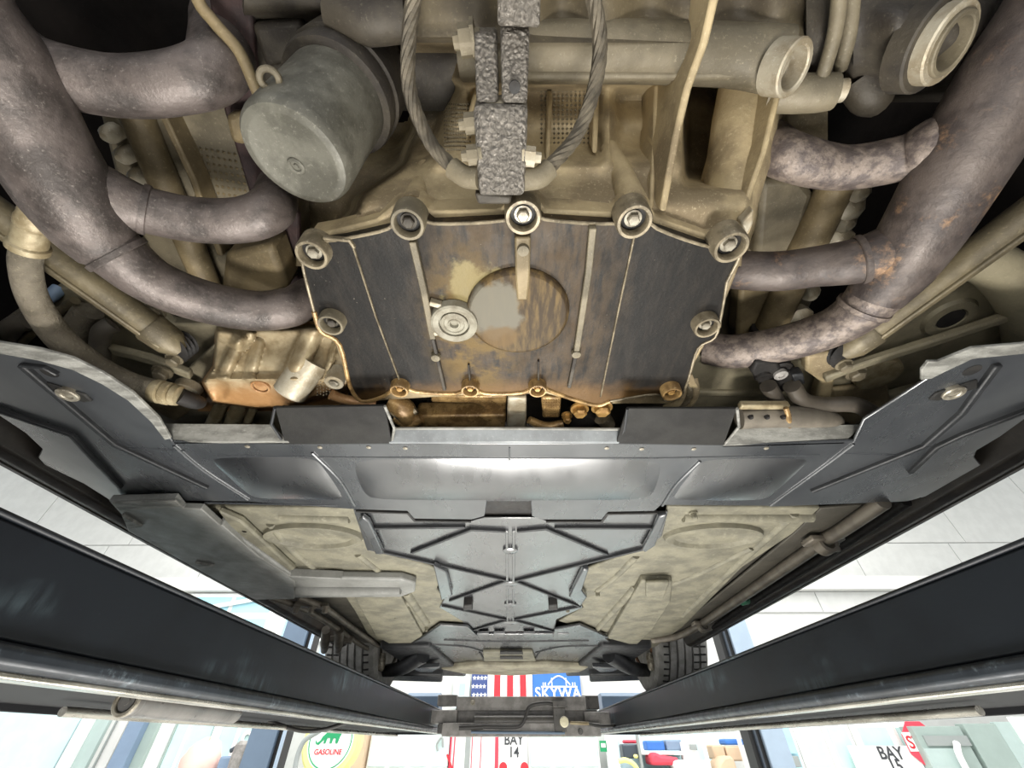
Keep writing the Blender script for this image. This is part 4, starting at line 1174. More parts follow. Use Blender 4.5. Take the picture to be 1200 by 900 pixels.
MB().pp([(880, 195), (1005, 185), (1012, 240), (965, 330), (915, 430), (855, 470), (838, 380), (862, 290)], 0.545, 0.05).build('casting', 'alu_grey', t, 0.006)
MB().pp([(892, 212), (940, 208), (955, 226), (930, 300), (885, 305)], 0.51, 0.04).build('cover_box', 'alu_grey', t, 0.008)
MB().ptube([(985, 205, 0.515), (955, 270, 0.505), (925, 335, 0.495), (902, 385, 0.49)], 0.022, 16, 4).build('cover_tube', 'head_tan', t)
mb = MB()
pts = [W(x, y, 0.495) for x, y in ((1008, 225), (1000, 245), (992, 262), (985, 282), (975, 300), (962, 318), (950, 345), (940, 372), (925, 390))]
for i, p in enumerate(pts):
    MB().lathe(p, Vector((random.uniform(-.3, .3), random.uniform(-.3, .3), -1)), [(0.014, -0.02), (0.013 + 0.003 * (i % 2), 0.0), (0.006, 0.008), (0, 0.009)], 8).build('crusted_lump', 'alu_pale', t)
MB().pp([(868, 335), (912, 332), (905, 395), (862, 400)], 0.50, 0.04).build('lower_box', 'head_tan', t, 0.006)
MB().ptube([(902, 385, 0.485), (896, 398, 0.485)], 0.026, 16, 1).build('tube_seal', 'rubber', t)

# ================================================================== SUSPENSION LINKS AND SUBFRAME
for lab, pts, boot, bax, rim in (
        ('olive steel suspension link with rubber boot, running from upper left edge', [(-60, 212, 0.425), (20, 268, 0.42), (110, 334, 0.412), (196, 398, 0.402)], (203, 407, 0.40), None, 1),
        ('olive steel suspension link with rubber boot, running from upper right edge', [(1270, 205, 0.43), (1190, 262, 0.425), (1090, 338, 0.415), (1002, 402, 0.404)], (990, 414, 0.40), None, -1)):
    t = thing('suspension_link', lab, 'suspension link', W(*pts[2]))
    a, b = W(*pts[0]), W(*pts[-1])
    d = (b - a).normalized()
    MB().tube([W(*q) for q in pts], 0.0175, 18, 3).build('rod', 'link', t)
    s = d.cross(UP).normalized()
    MB().bar(a + Vector((0, 0, -0.0205)), b + Vector((0, 0, -0.0195)), 0.008, 0.01).build('weld_ridge', 'link', t, 0.002)
    MB().lathe(b - d * 0.025, d, [(0.019, 0), (0.0205, 0.004), (0.019, 0.03), (0.012, 0.045)], 18).build('rod_end', 'link', t)
    c = W(*boot)
    up2 = (UP * 0.9 + d * 0.3).normalized()
    prof = []
    for k in range(4):
        prof += [(0.015, k * 0.007), (0.0215 - 0.001 * k, k * 0.007 + 0.0035)]
    MB().lathe(c + Vector((0, 0, -0.006)), up2, [(0.0, -0.002)] + prof + [(0.012, 0.03)], 20).build('boot', 'rubber', t)
    hexbolt('nut', c + Vector((0, 0.012, -0.008)), DOWN, 0.008, 0.012, 'alu_grey', t)

t = thing('subframe', 'olive-grey rear subframe plate with round hole, right of the engine', 'subframe', W(1060, 400, 0.44))
MB().pp([(950, 470), (985, 420), (1048, 352), (1110, 318), (1150, 318), (1195, 350), (1205, 425), (1100, 440), (1010, 500)], 0.445, 0.02).build('plate', 'subframe', t, 0.004)
c = W(1112, 372, 0.444)
MB().lathe(c, DOWN, [(0.033, -0.002), (0.029, 0.004), (0.018, 0.005), (0.0155, 0.0), (0.0155, -0.002)], 30).build('hole_rim', 'subframe', t)
MB().lathe(c, DOWN, [(0.016, 0.0035), (0.0, 0.0036)], 24).build('hole', 'black', t)
MB().ptube([(1140, 300, 0.44), (1178, 322, 0.43), (1205, 362, 0.425), (1212, 420, 0.42)], [0.024, 0.026, 0.028, 0.028], 16, 5).build('curved_edge', 'subframe', t)
MB().pbar([(1190, 372, 0.415), (1100, 402, 0.405), (1010, 430, 0.395), (968, 446, 0.39)], 0.014, 0.012).build('stay_bar', 'subframe', t, 0.003)
MB().pp([(800, 416), (980, 424), (1000, 440), (1003, 475), (1080, 455), (1012, 515), (800, 515)], 0.425, 0.015).build('lower_plate', 'subframe', t, 0.004)
MB().pbar([(815, 462, 0.418), (872, 463, 0.418), (935, 464, 0.418)], 0.012, 0.01).build('pressed_ridge', 'subframe', t, 0.003)
MB().pp([(945, 418), (985, 412), (980, 440), (974, 470), (955, 470), (962, 448), (945, 436)], 0.40, 0.02).build('gusset', 'alu_tan', t, 0.004)
MB().lathe(W(1030, 440, 0.41), DOWN, [(0.032, -0.01), (0.030, 0.001), (0.0, 0.002)], 22).build('stained_pad', 'brass', t)
MB().pp([(975, 457), (1040, 450), (1045, 470), (1000, 500), (975, 490)], 0.415, 0.01).build('pale_patch', 'alu_tan', t, 0.004)
hexbolt('bolt', W(1002, 436, 0.40), DOWN, 0.010, 0.012, 'alu_grey', t)

t = thing('subframe', 'olive-grey rear subframe plate crowded with hoses, left of the engine', 'subframe', W(140, 430, 0.46))
MB().pp([(105, 330), (200, 380), (262, 380), (262, 470), (340, 480), (340, 515), (190, 515), (120, 450), (60, 420), (60, 340)], 0.475, 0.02).build('plate', 'subframe', t, 0.004)
MB().pbar([(128, 412, 0.43), (175, 424, 0.42), (222, 442, 0.41)], 0.016, 0.012).build('stay_bar', 'subframe', t, 0.003)
MB().pp([(212, 440), (250, 405), (262, 440), (240, 470)], 0.44, 0.015).build('gusset', 'subframe', t, 0.003)
MB().pp([(180, 462), (232, 452), (240, 470), (205, 495), (172, 478)], 0.43, 0.015).build('pale_pad', 'alu_tan', t, 0.004)
MB().lathe(W(218, 458, 0.415), DOWN, [(0.02, -0.01), (0.019, 0.002), (0.0, 0.003)], 18).build('round_plug', 'alu_pale', t)
hexbolt('bolt', W(191, 435, 0.41), DOWN, 0.010, 0.012, 'alu_grey', t)
hexbolt('bolt', W(182, 364, 0.44), DOWN, 0.010, 0.02, 'alu_pale', t)
for pts, r in (([(262, 470, 0.43), (245, 505, 0.42)], 0.011), ([(283, 470, 0.43), (268, 505, 0.42)], 0.012), ([(300, 470, 0.44), (286, 505, 0.43)], 0.008)):
    MB().ptube(pts, r, 12, 1).build('line', 'brass', t)
for pts, r, mat, lab in (
        ([(-10, 392, 0.48), (12, 384, 0.475), (28, 372, 0.475), (60, 352, 0.48)], 0.012, 'hose', 'thin dusty hose in the left wheel well, highest of the small ones'),
        ([(4, 415, 0.45), (6, 398, 0.45), (16, 382, 0.45), (36, 376, 0.455)], 0.013, 'pipe_grey', 'bent grey hose at the left edge behind the thick hose'),
        ([(10, 418, 0.455), (40, 388, 0.455), (88, 352, 0.46)], 0.006, 'link', 'thin olive line crossing behind the thick hose on the left'),
        ([(82, 402, 0.445), (92, 382, 0.45), (104, 364, 0.46)], 0.017, 'hose', 'short thick dusty hose stub right of the thick hose'),
        ([(118, 424, 0.43), (117, 402, 0.435), (120, 388, 0.44), (132, 380, 0.45)], 0.012, 'pipe_grey', 'small bent grey pipe below the left suspension link'),
        ([(102, 398, 0.46), (108, 385, 0.47)], 0.011, 'subframe', 'stubby olive pipe between two hoses on the left')):
    tag(MB().ptube(pts, r, 14, 5).build('small_hose' if mat != 'link' else 'thin_line', mat), lab, 'hose')
tag(MB().ptube([(52, 352, 0.47), (62, 345, 0.47), (70, 338, 0.48)], 0.0085, 12, 2).build('blue_connector', 'slate'), 'small blue plastic connector behind the thick left hose', 'connector')
tag(MB().ptube([(66, 110, 0.55), (78, 145, 0.55), (84, 170, 0.55), (90, 195, 0.55)], 0.0085, 12, 4).build('blue_line', 'slate'), 'slate-blue line in the dark behind the left header pipes', 'hose')

# thick coolant hose
t = thing('coolant_hose', 'thick dusty grey hose with fittings curving along the left undertray', 'hose', W(60, 380, 0.37))
MB().ptube([(34, 285, 0.375), (30, 312, 0.372), (40, 352, 0.368), (70, 396, 0.362), (112, 430, 0.356), (152, 450, 0.352), (186, 459, 0.35)], [0.0125, 0.0125, 0.013, 0.0145, 0.0155, 0.0155, 0.015], 24, 8).build('hose', 'hose', t, smooth=60)
a, b = W(40, 254, 0.385), W(33, 292, 0.374)
d = (b - a).normalized()
LL = (b - a).length
MB().lathe(a, d, [(0.011, -0.01), (0.0125, 0.0), (0.0135, 0.003), (0.0135, LL * 0.25), (0.0125, LL * 0.3), (0.0135, LL * 0.35), (0.014, LL * 0.8), (0.016, LL * 0.85), (0.016, LL), (0.013, LL * 1.02)], 24).build('upper_ferrule', 'brass', t)
MB().tube([a - d * 0.03 + Vector((0, 0, 0.02)), a], [0.012, 0.013], 14, 1).build('upper_pipe', 'hose', t)
a, b = W(182, 458, 0.35), W(210, 464, 0.348)
d = (b - a).normalized()
LL = (b - a).length
MB().lathe(a, d, [(0.014, -0.004), (0.016, 0.0), (0.016, LL * 0.25), (0.013, LL * 0.3), (0.0155, LL * 0.4), (0.0155, LL * 0.62), (0.012, LL * 0.68), (0.0145, LL * 0.78), (0.0135, LL), (0.009, LL * 1.05)], 24).build('lower_ferrule', 'brass', t)
MB().tube([b, W(226, 470, 0.352), W(234, 472, 0.36)], [0.011, 0.011, 0.009], 12, 3).build('lower_pipe', 'rubber', t)

# ================================================================== OIL PUMP BLOCK (LEFT OF PAN)
t = thing('oil_pump_housing', 'amber-stained aluminium housing with round ports, left below the oil pan', 'pump housing', W(320, 440, 0.36))
PO = [(256, 386), (402, 386), (406, 452), (372, 462), (334, 474), (300, 476), (250, 469), (240, 448), (252, 430)]


def seg_d(x, y, a, b):
    dx, dy = b[0] - a[0], b[1] - a[1]
    k = max(0, min(1, ((x - a[0]) * dx + (y - a[1]) * dy) / (dx * dx + dy * dy)))
    return math.hypot(x - a[0] - k * dx, y - a[1] - k * dy)


def pump_h(x, y):
    h = interp([(376, 0.430), (392, 0.415), (438, 0.378), (446, 0.366), (480, 0.366)], y)
    for a, b, r, amp in (((280, 398), (262, 438), 9, 0.010), ((302, 404), (292, 440), 8, 0.007), ((372, 376), (344, 438), 13, 0.022), ((258, 392), (276, 398), 9, 0.012), ((292, 394), (282, 404), 8, 0.012), ((396, 396), (382, 440), 4, 0.008), ((246, 440), (330, 444), 5, 0.004)):
        d = seg_d(x, y, a, b) / r
        if d < 1:
            h -= amp * math.sqrt(1 - d * d)
    d = seg_d(x, y, (256, 456), (256, 457)) / 13
    if d < 1:
        h += 0.006 * (1 - d * d)
    inside = False
    n = len(PO)
    for k in range(n):
        (x1, y1), (x2, y2) = PO[k], PO[(k + 1) % n]
        if (y1 > y) != (y2 > y) and x < (x2 - x1) * (y - y1) / (y2 - y1) + x1:
            inside = not inside
    if not inside:
        e = min(seg_d(x, y, PO[k], PO[(k + 1) % n]) for k in range(n))
        h += 0.10 * sst(0, 6, e)
    return h


MB().grid(90, 56, lambda u, v: W(232 + u * 182, 376 + v * 106, pump_h(232 + u * 182, 376 + v * 106))).build('casting', 'pump', t, smooth=60)
for x, y, r, mat in ((306, 452, 0.0125, 'amber_cast'),):
    MB().ring(W(x, y, 0.366), DOWN, r * 0.78, r, -0.004, 0.004, 24).build('port_ring', mat, t)
    MB().lathe(W(x, y, 0.366), DOWN, [(r * 0.7, -0.004), (r * 0.65, 0.002), (0, 0.002)], 20).build('port_plug', mat, t)
c = W(341, 458, 0.352)
ax = (W(336, 468, 0.352) - W(352, 446, 0.372)).normalized()
MB().ring(c, ax, 0.0105, 0.0215, -0.05, 0.006, 28).build('open_port', 'alu_pale', t)
MB().lathe(c - ax * 0.03, ax, [(0.011, 0), (0, 0.001)], 18).build('port_end', 'amber_cast', t)
MB().ring(W(392, 447, 0.36), DOWN, 0.007, 0.0125, -0.02, 0.004, 20).build('ear', 'alu_pale', t)
hexbolt('bolt', W(392, 447, 0.36), DOWN, 0.006, 0.006, 'bolt', t)
mb = MB()
for i in range(5):
    for j in range(5):
        p = W(372 + i * 3.6, 449 + j * 3.4 - (i % 2), 0.3648)
        s = 0.0012
        mb.add([p + Vector((-s, 0, 0)), p + Vector((0, -s, 0)), p + Vector((s, 0, 0)), p + Vector((0, s, 0)), p + Vector((0, 0, -0.002))], [(0, 1, 4), (1, 2, 4), (2, 3, 4), (3, 0, 4)])
tag(mb.build('knurling', 'alu_pale', t, smooth=0), kind='stuff')
MB().ptube([(388, 462, 0.36), (404, 468, 0.362), (440, 474, 0.366)], [0.008, 0.007, 0.007], 10, 3).build('oily_pipe', 'amber_cast', t)

# ================================================================== GEARBOX PARTS SEEN IN THE GAP BEHIND THE PAN
t = thing('gearbox_front', 'oily gold gearbox casting in the gap between oil pan and undertray', 'gearbox', W(600, 485, 0.36))
MB().pp([(405, 468), (800, 468), (806, 520), (400, 520)], 0.44, 0.02).build('back_plate', 'alu_dark', t, 0.003)
MB().pp([(488, 488), (593, 487), (592, 502), (480, 503)], 0.372, 0.03).build('cross_bar', 'alu_gold', t, 0.004)
MB().pp([(505, 464), (594, 464), (592, 490), (577, 490), (575, 483), (556, 473), (505, 472)], 0.385, 0.015).build('arched_plate', 'alu_gold', t, 0.003)
MB().pp([(500, 474), (570, 473), (574, 486), (496, 487)], 0.41, 0.01).build('opening', 'black', t, 0.001)
MB().pp([(595, 466), (617, 466), (617, 502), (594, 502)], 0.366, 0.03).build('upright_pad', 'alu_pale', t, 0.003)
for pts, r, mat in (([(458, 470, 0.378), (474, 480, 0.37), (478, 494, 0.368)], [0.016, 0.017, 0.014], 'alu_gold'), ([(462, 488, 0.366), (478, 496, 0.362), (494, 490, 0.366)], [0.008, 0.009, 0.008], 'alu_gold'), ([(458, 480, 0.366), (472, 488, 0.362), (488, 480, 0.37)], [0.006, 0.007, 0.006], 'alu_edge'),
                    ([(620, 492, 0.366), (640, 500, 0.364), (660, 496, 0.366)], [0.006, 0.008, 0.006], 'alu_gold'), ([(705, 488, 0.366), (714, 498, 0.366)], [0.013, 0.010], 'alu_edge')):
    MB().ptube(pts, r, 14, 4).build('casting_lug', mat, t)
MB().pp([(634, 466), (658, 466), (656, 490), (636, 490)], 0.37, 0.03).build('knurled_block', 'alu_gold', t, 0.003)
mb = MB()
for i in range(7):
    for j in range(7):
        p = W(637 + i * 3, 468.5 + j * 3, 0.3698)
        s = 0.0011
        mb.add([p + Vector((-s, 0, 0)), p + Vector((0, -s, 0)), p + Vector((s, 0, 0)), p + Vector((0, s, 0)), p + Vector((0, 0, -0.0014))], [(0, 1, 4), (1, 2, 4), (2, 3, 4), (3, 0, 4)])
tag(mb.build('knurling', 'alu_gold', t, smooth=0), kind='stuff')
for x, y, r in ((679, 478, 0.010), (705, 476, 0.0115), (664, 486, 0.006)):
    hexbolt('bolt', W(x, y, 0.366), DOWN, r, 0.014, 'bolt_gold', t)
MB().lathe(W(682, 492, 0.37), DOWN, [(0.020, -0.02), (0.022, 0.0), (0.018, 0.008), (0.008, 0.010), (0, 0.010)], 16).build('rubber_foot', 'rubber', t)

t = thing('clamp_stack', 'stack of tan bent clamps at the lower right corner of the oil pan', 'clamp', W(805, 465, 0.36))
for k, (x, m) in enumerate(((796, 'alu_tan'), (804, 'alu_edge'), (811, 'alu_tan'))):
    MB().ptube([(x - 16, 478, 0.372), (x - 2, 472, 0.364 + 0.002 * k), (x + 4, 458, 0.366), (x + 2, 444, 0.378)], 0.0055, 10, 5).build('clamp_leaf', m, t)
MB().pp([(803, 440), (812, 440), (821, 461), (812, 464)], 0.365, 0.006).build('clamp_tongue', 'alu_tan', t, 0.001)

# ================================================================== LINES AND COUPLER RIGHT OF THE PAN
t = thing('line_coupler', 'black line coupler block with ribbed boot under the right exhaust pipe', 'coupler', W(910, 440, 0.38))
MB().pp([(886, 424), (912, 424), (918, 436), (938, 438), (940, 452), (918, 460), (896, 460), (880, 436)], 0.385, 0.025).build('block', 'rubber', t, 0.004)
MB().lathe(W(914, 438, 0.385), DOWN, [(0.009, -0.002), (0.009, 0.004), (0.004, 0.005), (0.004, 0.003), (0, 0.003)], 16).build('screw', 'jack', t)
c = W(914, 434, 0.392)
prof = []
for k in range(4):
    prof += [(0.0125, k * 0.006), (0.016, k * 0.006 + 0.003)]
MB().lathe(c, (0.0, -0.3, 1.0), prof, 18).build('ribbed_boot', 'rubber', t)
MB().ptube([(890, 420, 0.415), (889, 430, 0.40), (894, 442, 0.385)], 0.0105, 14, 3).build('sleeve', 'rubber', t)
MB().ptube([(900, 452, 0.375), (908, 466, 0.372), (914, 480, 0.37)], 0.011, 14, 3).build('straight_pipe', 'pipe_dark', t)
MB().ptube([(928, 452, 0.375), (940, 468, 0.37), (962, 474, 0.366), (1000, 474, 0.362), (1022, 484, 0.36)], 0.0115, 14, 6).build('bent_pipe', 'pipe_dark', t)
MB().pp([(928, 440), (942, 438), (944, 450), (932, 452)], 0.38, 0.015).build('latch', 'rib_black', t, 0.002)

t = thing('rolled_heat_sleeve', 'brown-grey rolled metal sleeve with crimps lying on the right scuffed lip', 'sleeve', W(920, 490, 0.35))
MB().ptube([(866, 490, 0.352), (900, 488, 0.352), (948, 489, 0.352), (975, 492, 0.352), (985, 495, 0.352)], [0.0165, 0.0165, 0.0155, 0.012, 0.006], 18, 5).build('sleeve', 'pipe_grey', t)
MB().pbar([(868, 478, 0.35), (925, 478, 0.35)], 0.010, 0.01).build('folded_edge', 'brass', t, 0.002)
MB().ptube([(921, 478, 0.343), (924, 488, 0.338), (925, 500, 0.343)], 0.0035, 10, 4).build('tape_band', 'alu_gold', t)
for x in (880, 899, 918):
    MB().lathe(W(x, 489, 0.336), DOWN, [(0.004, -0.002), (0.003, 0.002), (0, 0.0015)], 8).build('crimp', 'rubber', t)

# ================================================================== THINGS IN THE SHOP BEHIND
def board(name, x0, x1, y0, y1, Y, d, mat, parent=None, bev=0.0):
    """Upright board: pixel columns x0 x1 and rows y0 y1 measured at depth Y."""
    ym = 0.5 * (y0 + min(y1, 900))
    a, b = WY(x0, ym, Y), WY(x1, ym, Y)
    a.z, b.z = WY(x0, y1, Y).z, WY(x1, y0, Y).z
    return MB().box((min(a.x, b.x), Y, a.z), (max(a.x, b.x), Y + d, b.z)).build(name, mat, parent, bev, smooth=0)


YB = 6.46
# flag
a, b = WY(551, 830, YB), WY(624, 793, YB)
t = thing('flag', 'flag with white stars on navy and red and white stripes, hung behind the jack', 'flag', (a.x, YB, a.z))
zt, zb = b.z + 0.12, a.z
xc = WY(571.5, 800, YB).x
MB().box((a.x, YB, zb), (xc, YB + 0.01, zt)).build('canton', 'navy', t, smooth=0)
n = 7
for i in range(n):
    xa, xb = xc + (b.x - xc) * i / n, xc + (b.x - xc) * (i + 1) / n
    MB().box((xa, YB, zb), (xb, YB + 0.01, zt)).build('stripe', 'red' if i % 2 else 'white', t, smooth=0)
for i in range(4):
    for j in range(5):
        cx = a.x + (xc - a.x) * (i + 0.5 + 0.25 * (j % 2)) / 4.4
        cz = zb + (zt - zb) * (j + 0.5) / 5
        pts = []
        for k in range(10):
            r = 0.028 if k % 2 == 0 else 0.011
            an = math.pi / 2 + k * math.pi / 5
            pts.append(Vector((cx + r * math.cos(an), YB - 0.002, cz + r * math.sin(an))))
        MB().prism(pts, (0, 0.003, 0)).build('star', 'white', t, smooth=0)
# cloth left of the flag
t = board('hanging_banner', 531, 550, 793, 830, YB, 0.01, 'cyan')
tag(t, 'pale cyan banner hanging left of the flag', 'banner')
board('band', 538, 545, 801, 815, YB - 0.003, 0.004, 'win_blue', t)
# bridge banner
a, b = WY(624.5, 830, YB), WY(679, 788, YB)
t = thing('bridge_banner', 'blue banner with a white arched bridge and the letters SKYWA', 'banner', (a.x, YB, a.z))
MB().box((a.x, YB, a.z), (b.x, YB + 0.01, b.z)).build('cloth', 'blue', t, smooth=0)
zl2 = WY(650, 804.8, YB).z
zt2 = WY(650, 794, YB).z
lettering = text('lettering', 'SKYWA', (WY(654, 815, YB).x, YB - 0.004, WY(650, 818.5, YB).z), 0.165, 'white', t, space=1.08)
xa, xb, xm = WY(634, 800, YB).x, WY(676, 800, YB).x, WY(655, 800, YB).x
MB().box((xa, YB - 0.004, zl2 - 0.008), (xb, YB, zl2 + 0.008)).build('bridge_deck', 'white', t, smooth=0)
pts = []
for i in range(17):
    u = i / 16
    pts.append(Vector((xa + 0.09 + (xb - xa - 0.18) * u, YB - 0.002, zl2 + 0.02 + (zt2 - zl2) * 0.95 * math.sin(math.pi * u))))
MB().tube(pts, 0.008, 6, 1).build('bridge_arch', 'white', t)
for u in (0.06, 0.12, 0.3, 0.7, 0.88, 0.94):
    x = xa + (xb - xa) * u
    hh = 0.045 if u < 0.2 or u > 0.8 else (zt2 - zl2) * 0.95
    MB().box((x - 0.006, YB - 0.004, zl2), (x + 0.006, YB, zl2 + hh)).build('bridge_tower', 'white', t, smooth=0)

YB = 6.3
# sectional doors of the bays, facing the lift
def bay_door(idx, x0, x1, Y, mat, rows, cols, label_y=None):
    a, b = WY(x0, 905, Y), WY(x1, 900, Y)
    z1 = WY(600, 858, Y).z
    t = tag(MB().box((a.x, Y, 0), (b.x, Y + 0.05, z1)).build('door_%d' % idx, 'frame_white', smooth=0), kind='structure')
    w = b.x - a.x
    hz = z1
    for i in range(cols):
        for j in range(rows):
            MB().box((a.x + w * (i + 0.06) / cols, Y - 0.018, hz * (j + 0.07) / rows), (a.x + w * (i + 0.94) / cols, Y, hz * (j + 0.93) / rows)).build('panel', mat, t, 0.012, smooth=0)
    return t


bay_door(1, 428, 526, YB, 'door_white', 5, 4)
bay_door(2, 620, 704, YB, 'door_white', 5, 3)
tl3 = board('wall_column', 416, 428, 855, 960, YB - 0.1, 0.2, 'tan')
tag(tl3, 'beige wall column right of the round gasoline sign', 'column')
# paper lantern shaped hook on door one
tag(MB().tube([WY(513, 880, YB - 0.05), WY(512, 872, YB - 0.05), WY(518, 864, YB - 0.05), WY(519, 876, YB - 0.05)], 0.012, 8, 4).build('door_hook', 'grey'), 'small grey hook hanging on the left pale bay door', 'hook')
# striped door between the pale doors
t = board('striped_curtain', 526, 588, 855, 960, YB, 0.03, 'white')
tag(t, 'white hanging curtain with red stripes left of the BAY 14 sign', 'curtain')
for x0, x1, m in ((527, 529, 'red_soft'), (531.5, 533, 'red_soft'), (545, 551, 'grey'), (552.5, 553.5, 'red_soft'), (563, 564, 'red_soft'), (580, 584, 'red_soft')):
    board('stripe', x0, x1, 855, 960, YB - 0.008, 0.012, m, t)
MB().bar(WY(524, 884, YB - 0.02), WY(531, 905, YB - 0.02), 0.02, 0.012, (0, -1, 0)).build('stripe', 'red', t, smooth=0)

# BAY signs
def bay_sign(num, cx, y0, y1, w, Y, size, lab):
    a, b = WY(cx - w / 2, y1, Y), WY(cx + w / 2, y0, Y)
    t = thing('bay_sign', lab, 'sign', ((a.x + b.x) / 2, Y, a.z))
    MB().box((a.x, Y, a.z), (b.x, Y + 0.012, b.z)).build('board', 'white', t, 0.003, smooth=0)
    xm = (a.x + b.x) / 2
    return t, xm


t, xm = bay_sign('14', 601.5, 858, 935, 32, YB - 0.06, 0.1, 'white sign reading BAY 14 under the rolling jack')
text('lettering', 'BAY', (xm, YB - 0.066, WY(600, 872.5, YB).z), 0.125, 'ink', t)
text('lettering', '14', (xm, YB - 0.066, WY(600, 887, YB).z), 0.125, 'ink', t)
for dx in (-0.12, 0.12):
    MB().lathe(Vector((xm + dx, YB - 0.062, WY(600, 899, YB).z)), (0, -1, 0), [(0.045, -0.002), (0.045, 0.004), (0, 0.005)], 16).build('red_mark', 'red', t)
YS = 6.05
t, xm = bay_sign('15', 1048, 874, 950, 46, YS, 0.1, 'white sign reading BAY 15 on the glass bay doors at right')
text('lettering', 'BAY', (WY(1044, 884, YS).x, YS - 0.006, WY(1044, 889.5, YS).z), 0.15, 'ink', t)
text('lettering', '15', (WY(1050, 898, YS).x, YS - 0.006, WY(1050, 905, YS).z), 0.15, 'ink', t)

# gasoline globe sign
YG = 5.4
c = WY(389, 868, YG)
t = thing('gasoline_sign', 'round white gasoline sign with green animal and pale yellow rim', 'sign', c)
rr_ = (WY(417, 868, YG) - c).length
MB().lathe(c, (0, -1, 0), [(rr_ * 1.18, -0.12), (rr_ * 1.2, 0.0), (rr_ * 1.1, 0.03), (rr_ * 0.9, 0.03)], 40).build('rim', 'yellow', t)
MB().lathe(c, (0, -1, 0), [(rr_ * 0.93, 0.02), (rr_ * 0.93, 0.036), (0, 0.04)], 40).build('face', 'white', t)
MB().ring(c, (0, -1, 0), rr_ * 0.84, rr_ * 0.88, 0.03, 0.042, 40).build('green_line', 'green', t)
ani = [(-0.72, 0.12), (-0.62, 0.02), (-0.5, 0.10), (-0.42, 0.25), (-0.22, 0.42), (0.1, 0.52), (0.3, 0.5), (0.42, 0.62), (0.48, 0.86), (0.66, 0.9), (0.68, 0.8), (0.58, 0.76), (0.55, 0.5), (0.42, 0.24), (0.36, 0.0), (0.26, 0.0), (0.24, 0.18), (0.12, 0.2), (0.08, 0.0), (-0.02, 0.0), (-0.04, 0.2), (-0.18, 0.2), (-0.22, 0.0), (-0.32, 0.0), (-0.3, 0.16), (-0.42, 0.06), (-0.55, -0.06), (-0.7, 0.0)]
MB().prism([c + Vector((x * rr_ * 0.85, -0.046, (z - 0.1) * rr_ * 0.85)) for x, z in ani], (0, 0.008, 0)).build('animal_emblem', 'green', t, smooth=0)
text('lettering', 'GASOLINE', c + Vector((0, -0.043, -0.42 * rr_)), rr_ * 0.24, 'red', t)
a = WY(377, 896, YG)
MB().box((a.x, YG - 0.02, a.z - 0.5), (WY(397, 896, YG).x, YG + 0.1, a.z)).build('stand_neck', 'green', t, 0.01)
MB().box((a.x - 0.05, YG - 0.1, 0), (WY(397, 896, YG).x + 0.05, YG + 0.2, a.z - 0.5)).build('pump_body', 'white', t, 0.02)
tag(MB().tube([WY(345, 905, 5.0), WY(349, 885, 5.0), WY(357, 868, 5.0), WY(372, 858, 5.0), WY(385, 850, 5.0)], 0.022, 10, 6).build('overhead_hose', 'grey'), 'grey hose curving up beside the round gasoline sign', 'hose')

# left end: white doors, poles and machines
YL = 5.9
def stand(name, lab, cat, x0, x1, Y, mat, depth=0.08, y0=834, group=None, bev=0.006):
    a, b = WY(x0, 900, Y), WY(x1, 900, Y)
    z1 = WY(600, y0, Y).z + 0.35 * 0
    o = MB().box((a.x, Y, 0), (b.x, Y + depth, z1)).build(name, mat, None, bev, smooth=0)
    return tag(o, lab, cat, group)


stand('wall_board', 'pale cyan wall board at the far left behind the runway', 'board', -140, 62, 6.2, 'cyan', 0.06, 800)
stand('door_frame', 'white upright frame right of the pale cyan board', 'frame', 64, 74, 6.0, 'frame_white', 0.1, 815)
o = stand('narrow_door', 'pale grey-green narrow door beside the white upright frame', 'door', 75, 99, 6.1, 'glass_grey', 0.05, 810)  # a narrow door leaf
o = stand('cream_panel', 'cream panel with a dark seam left of the slate-blue pole', 'panel', 99, 123, 6.15, 'trim', 0.05, 810)
stand('seam_strip', 'thin dark seam strip on the cream panel', 'strip', 107, 109, 6.12, 'grey', 0.02, 812)
stand('slate_pole', 'slate-blue square pole between cream panel and grey-green pillar', 'pole', 124, 143, 5.9, 'slate', 0.1, 815)
stand('grey_pillar', 'grey-green pillar right of the slate-blue pole', 'pillar', 143, 163, 6.0, 'grey_green', 0.1, 815)
stand('white_jamb', 'white door jamb right of the grey-green pillar', 'frame', 163, 181, 6.05, 'frame_white', 0.08, 815)
t = stand('glass_door', 'pale green glass door left of the pinkish cloth', 'door', 181, 232, 6.1, 'glass_teal', 0.05, 815)  # glass door, split by two mullions
board('mullion', 197, 199, 840, 960, 6.085, 0.02, 'grey_green', t)
board('mullion', 213, 216, 840, 960, 6.085, 0.02, 'frame_white', t)
stand('white_jamb', 'white door jamb behind the pinkish cloth', 'frame', 233, 241, 6.05, 'frame_white', 0.08, 815)
t = stand('glass_door', 'teal glass door behind the charcoal machine', 'door', 241, 300, 6.1, 'glass_teal', 0.05, 815)  # second glass door, behind the machine
board('mullion', 273, 277, 840, 960, 6.08, 0.02, 'frame_white', t)
MB().ring(WY(289, 865, 6.08), (0, -1, 0), 0.03, 0.065, -0.01, 0.004, 20).build('round_sticker', 'white', t)
